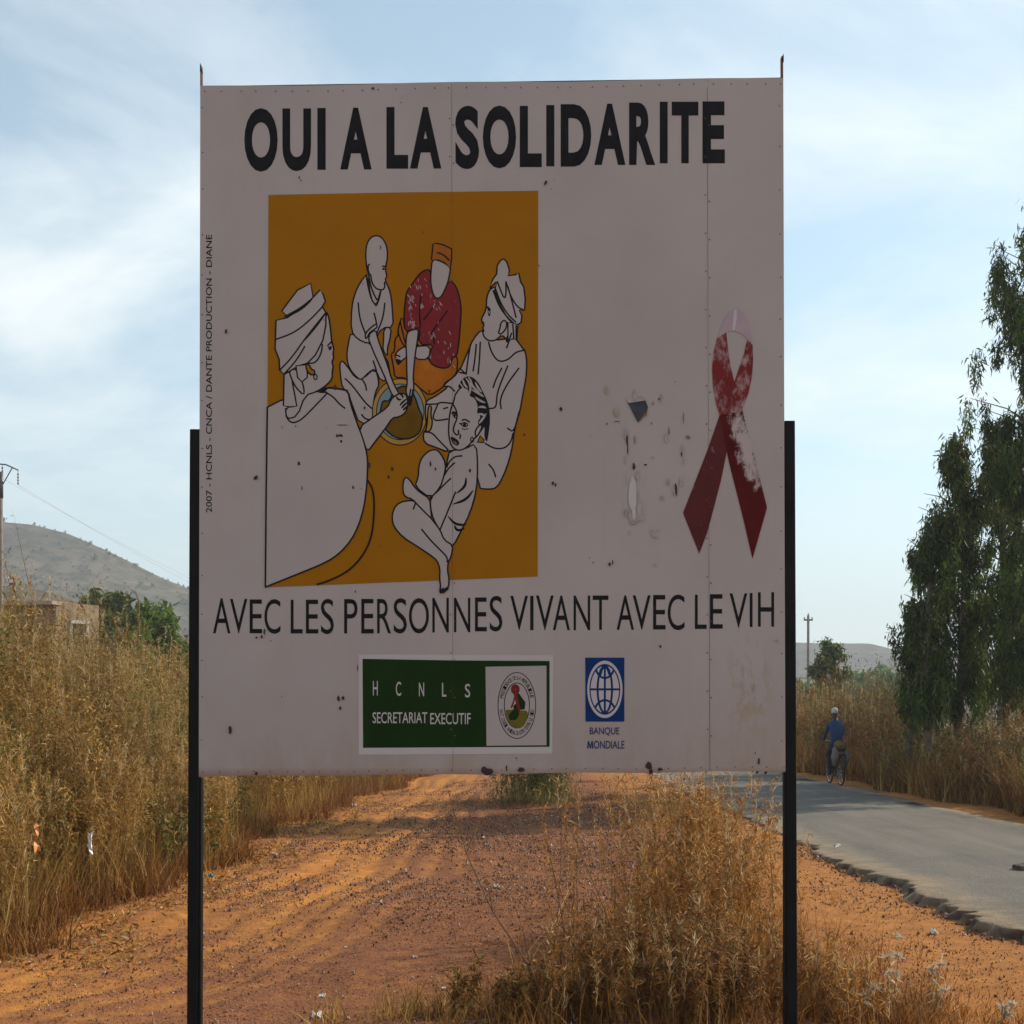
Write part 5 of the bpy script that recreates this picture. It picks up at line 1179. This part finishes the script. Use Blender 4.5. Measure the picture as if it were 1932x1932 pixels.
mb.add([p + Vector((0, 0, ztop - 0.1 + 0.0)) for p in (ld * 0.02 + Vector((0, -0.3, 0)), rd * 1.4 + ld * 0.1 + Vector((-.2, 0.3, 0)), rd * 1.4 + ld * 2.6, ld * 2.75 + Vector((0, -0.3, 0)))] + [p + Vector((0, 0, ztop + 0.03)) for p in (ld * 0.02 + Vector((0, -0.3, 0)), rd * 1.4 + ld * 0.1 + Vector((-.2, 0.3, 0)), rd * 1.4 + ld * 2.6, ld * 2.75 + Vector((0, -0.3, 0)))],
       [(3, 2, 1, 0), (4, 5, 6, 7), (0, 1, 5, 4), (1, 2, 6, 5), (2, 3, 7, 6), (3, 0, 4, 7)])
mb.build('roof', M_SLAB, house)
mb = MB(); nr = Vector((rd.y, -rd.x, 0))
def on_wall(s0, s1, z0, z1, pr, d=rd, n_=nr):
    return [d * s + n_ * e + Vector((0, 0, z)) for e in (pr, -0.02) for (s, z) in ((s0, z0), (s1, z0), (s1, z1), (s0, z1))]
BOX = [(0, 1, 2, 3), (7, 6, 5, 4), (0, 4, 5, 1), (1, 5, 6, 2), (2, 6, 7, 3), (3, 7, 4, 0)]
wn = empty('window'); wn.parent = house
mb = MB(); mb.add(on_wall(0.65, 1.2, ztop - 1.55, ztop - 0.72, 0.012), BOX); mb.build('pane', M_GLASSY, wn)
mb = MB(); mb.add(on_wall(0.55, 1.3, ztop - 0.72, ztop - 0.60, 0.10), BOX); mb.build('lintel', M_TRIM, wn)
for s0_, s1_ in ((0.55, 0.65), (1.2, 1.3)):
    mb = MB(); mb.add(on_wall(s0_, s1_, ztop - 1.6, ztop - 0.722, 0.05), BOX); mb.build('jamb', M_TRIM, wn)
nl = Vector((-ld.y, ld.x, 0)); nl = nl if nl.y < 0 else -nl
mb = MB(); mb.add(on_wall(0.9, 1.5, ztop - 2.5, ztop - 0.5, 0.012, ld, nl), BOX); mb.build('door', M_GLASSY, house)
# small pale house seen through the eucalyptus
sx_, sd = (1722 - 966) * 95 / F, 95.0
sh = empty('house', (sx_, sd, 0)); tag(sh, 'small pale house seen below the eucalyptus foliage at right', 'house')
mb = MB(); mb.box((0, 0, 1.0), (1.15, 2.5, 2.6)); mb.build('wall', plain('whitewash', (0.60, 0.54, 0.46), 0.9, 0.1, 2), sh)
mb = MB(); mb.box((0, 0, 2.36), (1.35, 2.8, 0.11)); mb.build('roof', M_SLAB, sh)
mb = MB(); mb.box((0.1, -1.255, 1.2), (0.3, 0.02, 0.6)); mb.build('window', M_GLASSY, sh)

# ------------------------------------------------------------------ utility poles and wires
M_CONC = plain('pole_concrete', (0.22, 0.18, 0.15), 0.9, 0.2, 4)
M_STEEL = plain('galvanised_steel', (0.10, 0.10, 0.10), 0.5, 0.2, 10, 0.3)
M_INS = plain('insulator', (0.09, 0.05, 0.04), 0.3, 0.2, 10)
def ptop(px, py, d): return at(px, py, d)
dp = 30.0
pb = Vector(((2 - 966) * dp / F, dp, 0.0)); pole = empty('utility_pole', pb)
tag(pole, 'tall utility pole with angled crossarm at the far left edge', 'pole', 'utility poles')
zt = CAMH + (HOR - 892) * dp / F
mb = MB(); mb.tube([(0, 0, -0.2), (0, 0, zt)], [0.055, 0.040], 8); mb.build('shaft', M_CONC, pole, True)
mb = MB(); mb.tube([(0, 0, zt - 0.6), (0, 0, zt + 0.02)], 0.05, 8); mb.build('collar', M_STEEL, pole, True)
K = dp / F
arm = [Vector((-0.45, 0, zt + 0.02)), Vector((-0.36, 0, zt + 0.18)), Vector((-0.06, 0, zt + 0.21)), Vector((0.12, 0, zt + 0.19)), Vector((0.41, 0, zt + 0.06))]
arm = [Vector((p.x, 0, p.z)) for p in arm]
mb = MB(); mb.tube(arm, 0.016, 6); mb.build('crossarm', M_STEEL, pole, True)
for x_ in (0.27, -0.3):
    mb = MB(); mb.tube([(0, 0, zt - 0.35), (x_, 0, zt + 0.13)], 0.014, 6); mb.build('brace', M_STEEL, pole, True)
tips = []
for x_, z_ in ((0.40, zt + 0.05), (0.03, zt + 0.2), (-0.36, zt + 0.16)):
    mb = MB(); mb.tube([(x_, 0, z_), (x_, 0, z_ - 0.05)], 0.006, 5)
    for k in range(4): mb.tube([(x_, 0, z_ - 0.06 - k * 0.07), (x_, 0, z_ - 0.085 - k * 0.07), (x_, 0, z_ - 0.12 - k * 0.07)], [0.010, 0.022, 0.008], 8)
    mb.build('insulator', M_INS, pole, True); tips.append(pb + Vector((x_, 0, z_ - 0.33)))
dr = 72.0
rb = Vector(((1525 - 966) * dr / F, dr, 0.0)); rp_ = empty('utility_pole', rb)
tag(rp_, 'thin utility pole with small crossarm right of the billboard', 'pole', 'utility poles')
z2 = CAMH + (HOR - 1161) * dr / F
mb = MB(); mb.tube([(0, 0, -0.2), (0, 0, z2)], [0.095, 0.07], 8); mb.build('shaft', M_CONC, rp_, True)
mb = MB(); mb.box((0, 0, z2 - 0.26), (0.5, 0.08, 0.09)); mb.build('crossarm', M_STEEL, rp_)
for x_ in (-0.22, 0.0, 0.22):
    mb = MB(); mb.tube([(x_, 0, z2 - 0.215 if x_ else z2), (x_, 0, z2 - 0.10 if x_ else z2 + 0.12)], [0.035, 0.025], 6); mb.build('insulator', M_INS, rp_)
M_WIRE = plain('wire', (0.10, 0.10, 0.10), 0.5, 0.1, 3, 0.3)
for i, tpt in enumerate(tips[:2]):
    end = at(700 + 40 * i, 1205, 95.0); pts = []
    for k in range(41):
        s_ = k / 40; p = tpt.lerp(end, s_); p.z -= 4 * s_ * (1 - s_) * 1.15; pts.append(p)
    mb = MB(); mb.tube(pts, 0.0022, 4); o = mb.build('power_line', M_WIRE)
    tag(o, ('power line from the right end of the leaning crossarm', 'power line from the middle of the leaning crossarm')[i], 'wire', 'power lines')
# slim white mast by the house and a bent dead stem
mb = MB(); p0 = at(93, 1160, 62); p1 = at(93, 1084, 62); p0.z = -0.3; mb.tube([p0, p1], [0.05, 0.04], 6)
tag(mb.build('mast', M_TRIM), 'thin pale mast standing behind the beige house', 'mast')
mb = MB(); d2 = 34.0
mb.tube([Vector((at(261, 1180, d2).x, d2, 0)), at(262, 1160, d2), at(262, 1135, d2), at(257, 1121, d2), at(250, 1116, d2)], [0.03, 0.024, 0.018, 0.014, 0.01], 6)
mb.tube([at(261, 1134, d2), at(256, 1116, d2), at(245, 1112, d2)], [0.014, 0.01, 0.006], 5)
tag(mb.build('dead_stem', M_TWIG, smooth=True), 'bent dead stem sticking up above the left brush', 'stem')

# ------------------------------------------------------------------ people
M_SKIN = plain('dark_skin', (0.055, 0.028, 0.018), 0.55, 0.1, 10)
M_SHIRT = plain('blue_shirt', (0.022, 0.052, 0.14), 0.85, 0.15, 12)
M_TROUS = plain('dark_trousers', (0.025, 0.025, 0.032), 0.85, 0.2, 12)
M_CAP = plain('white_cap', (0.50, 0.49, 0.48), 0.8, 0.05, 10)
M_SHOE = plain('shoe', (0.03, 0.022, 0.02), 0.6, 0.2, 10)
def skinned(name, joints, edges, root, mats, pick, parent=None, loc=(0, 0, 0)):
    """one continuous body grown over a skeleton; pick(co) chooses the material slot"""
    me = bpy.data.meshes.new(name); me.from_pydata([j[0] for j in joints], edges, []); o = bpy.data.objects.new(name, me); COL.objects.link(o)
    md = o.modifiers.new('skin', 'SKIN'); md.use_smooth_shade = True; sub = o.modifiers.new('sub', 'SUBSURF'); sub.levels = sub.render_levels = 2
    for i, j in enumerate(joints):
        r_ = j[1]; me.skin_vertices[0].data[i].radius = r_ if hasattr(r_, '__len__') else (r_, r_); me.skin_vertices[0].data[i].use_root = (i == root)
    dg = bpy.context.evaluated_depsgraph_get(); dg.update()
    new = bpy.data.meshes.new_from_object(o.evaluated_get(dg)); bpy.data.objects.remove(o); bpy.data.meshes.remove(me); new.name = name
    new.materials.clear()
    for m_ in mats: new.materials.append(m_)
    for p in new.polygons: p.material_index = pick(p.center); p.use_smooth = True
    o = bpy.data.objects.new(name, new); COL.objects.link(o); o.location = loc
    if parent: o.parent = parent
    return o
XS = 0.78
cy_ = gp(1580, 1481, 0.06); cy_ = Vector((cy_.x, cy_.y, 0.06))
J = [((0, 0, 0.93), (0.15 * XS, 0.13)), ((0, 0.05, 1.12), (0.15 * XS, 0.11)), ((0, 0.13, 1.32), (0.17 * XS, 0.12)), ((0, 0.19, 1.47), (0.075, 0.08)), ((0, 0.22, 1.54), (0.05, 0.055)), ((0, 0.24, 1.64), (0.078 * 0.9, 0.095)), ((0, 0.25, 1.72), (0.05, 0.065)),
     ((-0.19 * XS, 0.16, 1.40), 0.06), ((-0.25 * XS, 0.30, 1.17), 0.045), ((-0.23 * XS, 0.52, 1.04), 0.035), ((-0.22 * XS, 0.58, 1.02), 0.038),
     ((0.19 * XS, 0.16, 1.40), 0.06), ((0.25 * XS, 0.30, 1.17), 0.045), ((0.23 * XS, 0.52, 1.04), 0.035), ((0.22 * XS, 0.58, 1.02), 0.038),
     ((-0.10 * XS, 0.12, 0.88), 0.085), ((-0.13 * XS, 0.42, 0.70), 0.06), ((-0.12 * XS, 0.30, 0.28), 0.042), ((-0.12 * XS, 0.36, 0.22), 0.035), ((-0.12 * XS, 0.47, 0.22), 0.028),
     ((0.10 * XS, 0.12, 0.88), 0.085), ((0.13 * XS, 0.46, 0.86), 0.06), ((0.12 * XS, 0.36, 0.52), 0.042), ((0.12 * XS, 0.40, 0.46), 0.035), ((0.12 * XS, 0.51, 0.46), 0.028)]
E = [(0, 1), (1, 2), (2, 3), (3, 4), (4, 5), (5, 6), (2, 7), (7, 8), (8, 9), (9, 10), (2, 11), (11, 12), (12, 13), (13, 14), (0, 15), (15, 16), (16, 17), (17, 18), (18, 19), (0, 20), (20, 21), (21, 22), (22, 23), (23, 24)]
def pk(c):
    if c.z > 1.50: return 0
    if c.y > 0.47 and c.z > 0.95: return 0
    if c.z > 0.95: return 1
    if c.z < 0.25 or (c.x > 0.02 and c.y > 0.38 and c.z < 0.48): return 3
    return 2
SCALE = 0.93
person = skinned('person', J, E, 0, [M_SKIN, M_SHIRT, M_TROUS, M_SHOE], pk, None, cy_)
tag(person, 'person in blue shirt and white cap cycling away along the road edge', 'person')
mb = MB(); mb.blob((0, 0.245, 1.70), (0.078, 0.10, 0.085), n=12, k=7); mb.tube([(0, 0.30, 1.685), (0, 0.375, 1.675)], [0.06, 0.045], 8)
mb.build('cap', M_CAP, person, True)
# bicycle
bk = empty('bicycle', cy_); tag(bk, 'black bicycle ridden by the person in the blue shirt', 'bicycle')
M_BLK = plain('bicycle_black', (0.018, 0.018, 0.02), 0.4, 0.2, 10); M_TYRE = plain('tyre', (0.02, 0.02, 0.02), 0.9, 0.2, 10); M_CHR = plain('chrome', (0.45, 0.45, 0.45), 0.25, 0.1, 10, 0.8)
for y_ in (-0.32, 0.72):
    w_ = empty('wheel', (0, y_, 0.335)); w_.parent = bk
    mb = MB(); mb.torus((0, 0, 0), (1, 0, 0), 0.315, 0.019, 28, 6); mb.build('tyre', M_TYRE, w_, True)
    mb = MB(); mb.torus((0, 0, 0), (1, 0, 0), 0.292, 0.009, 28, 5)
    for k in range(12): mb.tube([(0, 0, 0), (0, 0.29 * math.cos(k * math.pi / 6), 0.29 * math.sin(k * math.pi / 6))], 0.0025, 4)
    mb.tube([(-0.05, 0, 0), (0.05, 0, 0)], 0.018, 8); mb.build('rim', M_CHR, w_)
mb = MB()
for a_, b_ in (((0, 0.10, 0.30), (0, 0.02, 0.80)), ((0, 0.10, 0.30), (0, 0.55, 0.78)), ((0, 0.03, 0.74), (0, 0.53, 0.86)), ((0, 0.53, 0.90), (0, 0.60, 0.62))): mb.tube([a_, b_], 0.017, 7)
for s_ in (-0.05, 0.05):
    mb.tube([(s_, -0.32, 0.335), (s_ * 0.4, 0.10, 0.30)], 0.010, 6); mb.tube([(s_, -0.32, 0.335), (s_ * 0.4, 0.03, 0.74)], 0.009, 6); mb.tube([(s_, 0.72, 0.335), (s_ * 0.6, 0.60, 0.62)], 0.011, 6)
mb.build('frame', M_BLK, bk, True)
mb = MB(); mb.tube([(-0.24 * XS, 0.55, 1.0), (-0.1, 0.62, 1.0), (0, 0.58, 0.99), (0.1, 0.62, 1.0), (0.24 * XS, 0.55, 1.0)], 0.012, 7); mb.tube([(0, 0.58, 0.99), (0, 0.54, 0.88)], 0.013, 7); mb.build('handlebar', M_CHR, bk, True)
mb = MB(); mb.blob((0, 0.0, 0.845), (0.085, 0.13, 0.03), n=10, k=6); mb.tube([(0, 0.02, 0.76), (0, 0.01, 0.84)], 0.014, 7); mb.build('saddle', M_BLK, bk, True)
mb = MB()
for s_ in (-0.06, 0.0, 0.06): mb.tube([(s_, 0.0, 0.71), (s_, -0.52, 0.71)], 0.007, 5)
for s_ in (-0.06, 0.06): mb.tube([(s_, -0.45, 0.71), (s_, -0.32, 0.335)], 0.006, 5)
mb.build('rack', M_BLK, bk)
mb = MB(); mb.torus((0, 0.10, 0.30), (1, 0, 0), 0.085, 0.006, 18, 5)
for s_, q_ in ((-0.07, -0.09), (0.07, 0.09)):
    mb.tube([(s_, 0.10, 0.30), (s_, 0.10 + 0.13 * (1 if s_ > 0 else -1) * 0.6 + 0.12, 0.30 + q_)], 0.008, 5); mb.box((s_ * 1.6, 0.10 + 0.13 * (1 if s_ > 0 else -1) * 0.6 + 0.12, 0.30 + q_), (0.09, 0.06, 0.02))
mb.build('crankset', M_CHR, bk)
mb = MB(); mb.tube([(0, -0.32 - 0.37 * math.cos(R(a_)), 0.335 + 0.37 * math.sin(R(a_))) for a_ in range(10, 131, 15)], 0.022, 6); mb.build('mudguard', M_BLK, bk, True)
# load
M_SACK = plain('pale_sack', (0.16, 0.135, 0.125), 0.9, 0.2, 14); M_YEL = plain('yellow_bundle', (0.15, 0.095, 0.022), 0.9, 0.25, 14)
rr = random.Random(4)
mb = MB(); mb.blob(cy_ + Vector((-0.125, -0.27, 0.66)), (0.075, 0.17, 0.23), n=14, k=11, jit=0.30, rnd=rr)
tag(mb.build('sack', M_SACK, smooth=True), 'pale sack hanging on the left of the bicycle rack', 'sack', 'load on the bicycle')
mb = MB(); mb.blob(cy_ + Vector((0.125, -0.27, 0.66)), (0.07, 0.16, 0.19), n=14, k=11, jit=0.34, rnd=rr)
tag(mb.build('sack', M_SACK, smooth=True), 'pale sack hanging on the right of the bicycle rack', 'sack', 'load on the bicycle')
mb = MB(); mb.blob(cy_ + Vector((0.0, -0.25, 0.90)), (0.14, 0.16, 0.12), n=14, k=9, jit=0.4, rnd=rr)
tag(mb.build('bundle', M_YEL, smooth=True), 'dull yellow bundle on top of the bicycle rack', 'bundle', 'load on the bicycle')
for o in (person, bk): o.scale = (SCALE, SCALE, SCALE)
for o in bpy.data.objects:
    if o.get('group') == 'load on the bicycle':
        o.matrix_world = Matrix.Translation(cy_) @ Matrix.Scale(SCALE, 4) @ Matrix.Translation(-cy_)
# walker behind the billboard: only the feet and shins show below the panel
wk = Vector(((1437 - 966) * 31.5 / F, 31.5, 0.08))
J2 = [((0, 0, 0.95), (0.14 * XS, 0.10)), ((0, 0, 1.15), (0.14 * XS, 0.09)), ((0, 0, 1.36), (0.16 * XS, 0.10)), ((0, 0.01, 1.47), 0.06), ((0, 0.02, 1.53), 0.05), ((0, 0.03, 1.62), (0.07, 0.09)), ((0, 0.03, 1.70), (0.05, 0.06)),
      ((-0.2 * XS, 0, 1.38), 0.055), ((-0.26 * XS, -0.03, 1.12), 0.042), ((-0.26 * XS, 0.06, 0.88), 0.032), ((-0.26 * XS, 0.09, 0.80), 0.036), ((0.2 * XS, 0, 1.38), 0.055), ((0.26 * XS, 0.03, 1.12), 0.042), ((0.26 * XS, 0.10, 0.88), 0.032), ((0.26 * XS, 0.12, 0.80), 0.036),
      ((-0.10 * XS, 0.0, 0.88), 0.085), ((-0.10 * XS, 0.10, 0.50), 0.058), ((-0.10 * XS, 0.12, 0.10), 0.04), ((-0.10 * XS, 0.14, 0.04), 0.038), ((-0.10 * XS, 0.25, 0.035), 0.028), ((0.10 * XS, 0.0, 0.88), 0.085), ((0.10 * XS, -0.02, 0.50), 0.058), ((0.10 * XS, -0.12, 0.10), 0.04), ((0.10 * XS, -0.10, 0.04), 0.038), ((0.10 * XS, 0.02, 0.035), 0.028)]
def pk2(c):
    if c.z > 1.48 or (abs(c.x) > 0.16 and c.z < 0.95): return 0
    if c.z > 0.9: return 1
    return 3 if c.z < 0.09 else 2
walker = skinned('person', J2, E, 0, [M_SKIN, plain('brown_shirt', (0.2, 0.13, 0.09), 0.85, 0.1, 10), M_TROUS, M_SHOE], pk2, None, wk)
tag(walker, 'person on the road whose dark legs show below the billboard', 'person')

# ------------------------------------------------------------------ litter
M_BAGW = plain('white_plastic', (0.78, 0.76, 0.74), 0.5, 0.08, 20); M_BAGO = plain('orange_plastic', (0.62, 0.27, 0.08), 0.5, 0.15, 20); M_PAPER = plain('paper_scrap', (0.70, 0.66, 0.60), 0.8, 0.1, 20)
M_TEAL = plain('teal_rag', (0.10, 0.22, 0.22), 0.8, 0.3, 20)
def rag(name, label, cat, p, w, h, mat, group=None, seed=0, flat=False):
    """crumpled sheet of plastic or paper"""
    rr = random.Random(seed); n = 6; vs = []; 
    for i in range(n):
        for j in range(n):
            u, v = i / (n - 1) - 0.5, j / (n - 1) - 0.5
            e = 1 - 0.5 * abs(v) * rr.random()
            if flat: vs.append((w * u * e + rr.gauss(0, w * 0.06), w * 1.2 * v + rr.gauss(0, w * 0.06), h * rr.random() ** 1.5))
            else: vs.append((w * u * e * (0.6 + 0.8 * abs(v)) + rr.gauss(0, w * 0.15) + w * 0.7 * v * v, rr.gauss(0, w * 0.35), h * (v + 0.5) + rr.gauss(0, h * 0.06)))
    fs = [(i * n + j, (i + 1) * n + j, (i + 1) * n + j + 1, i * n + j + 1) for i in range(n - 1) for j in range(n - 1)]
    mb = MB(); mb.add(vs, fs); o = mb.build(name, mat, None, False); o.location = p
    sol = o.modifiers.new('thickness', 'SOLIDIFY'); sol.thickness = 0.002
    tag(o, label, cat, group); return o
pp_ = at(68, 1605, 8.9); rag('plastic_bag', 'torn orange plastic bag caught in the left brush', 'bag', pp_, 0.05, 0.19, M_BAGO, 'bags caught in the left brush', 1)
pp_ = at(170, 1612, 9.6); rag('plastic_bag', 'white plastic scrap hanging on a stem in the left brush', 'bag', pp_, 0.04, 0.17, M_BAGW, 'bags caught in the left brush', 2)
LIT = [(519, 1612, 0.07, 'white scrap in the dry leaves right of the left post', M_PAPER), (398, 1655, 0.10, 'crumpled teal rag at the foot of the brush right of the left post', M_TEAL), (913, 1583, 0.07, 'white scrap on the track below the round emblem', M_PAPER), (797, 1645, 0.06, 'flat white scrap in the middle of the track', M_PAPER),
       (936, 1678, 0.09, 'pale scrap on the gravel left of the long bare twig', M_PAPER), (783, 1800, 0.05, 'white scrap beside a rusty red leaf on the gravel', M_PAPER), (652, 1778, 0.025, 'tiny white scrap on the orange rut', M_PAPER), (607, 1868, 0.06, 'white scrap in the lower left of the gravel', M_PAPER), (598, 1912, 0.08, 'pale crumpled paper at the bottom edge left of centre', M_PAPER),
       (1185, 1682, 0.06, 'white scrap beside the tall golden bush', M_PAPER), (839, 1862, 0.04, 'white scrap at the foot of the green bottom bush', M_PAPER), (200, 1700, 0.05, 'small white scrap in leaf litter left of the left post', M_PAPER), (78, 1770, 0.06, 'white scrap in leaf litter near the left edge', M_PAPER), (1580, 1598, 0.10, 'white scrap lying on the asphalt', M_PAPER), (1760, 1752, 0.10, 'pale stick shaped scrap below the broken asphalt edge', M_PAPER), (668, 1520, 0.16, 'pale heap of dry scraps at the far end of the brush', M_PAPER), (820, 1548, 0.07, 'white speck of litter on the shaded far track', M_PAPER)]
for i, (px, py, w, lab, mm) in enumerate(LIT):
    z = 0.08 if px == 1580 else 0.0
    p = gp(px, py, z); p.z = z if z else float(g(p.x, p.y)) 
    p.z += 0.004
    w *= 0.62
    rag('litter_scrap', lab, 'litter', p, w, w * 0.6, mm, 'litter scraps on the ground', 20 + i, True)
# stones and broken asphalt lumps along the road edge
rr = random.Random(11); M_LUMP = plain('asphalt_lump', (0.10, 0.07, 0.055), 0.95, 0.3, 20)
for i, (px, py, s_, lab) in enumerate(((1845, 1742, 0.07, 'broken lump of asphalt at the crumbling edge, nearest the camera'), (1795, 1712, 0.06, 'broken lump of asphalt in the middle of the crumbling edge'), (1752, 1690, 0.05, 'broken lump of asphalt at the crumbling edge, farthest of three'), (1928, 1642, 0.08, 'dark lump standing in for a shadow on the asphalt at the right edge'))):
    z = 0.075 if i == 3 else 0.0  # the last lump is added in place of a shadow on the road
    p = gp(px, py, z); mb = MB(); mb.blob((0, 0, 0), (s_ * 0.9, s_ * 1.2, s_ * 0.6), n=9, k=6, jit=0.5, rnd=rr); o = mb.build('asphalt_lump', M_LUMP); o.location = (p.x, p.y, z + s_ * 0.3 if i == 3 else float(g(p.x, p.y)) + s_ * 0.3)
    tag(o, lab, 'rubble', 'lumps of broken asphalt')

# ------------------------------------------------------------------ haze
mb = MB(); mb.box((0, 900, 80), (2900, 2100, 176))
mh = bpy.data.materials.new('haze_air'); mh.use_nodes = True; th = mh.node_tree; th.nodes.clear()
ho = th.nodes.new('ShaderNodeOutputMaterial'); pv = th.nodes.new('ShaderNodeVolumePrincipled')
pv.inputs['Color'].default_value = (0.80, 0.87, 0.97, 1); pv.inputs['Density'].default_value = 0.0007; pv.inputs['Anisotropy'].default_value = 0.2
th.links.new(pv.outputs[0], ho.inputs['Volume'])
o = mb.build('haze', mh); tag(o, 'thin pale haze in the air', 'haze', kind='stuff')
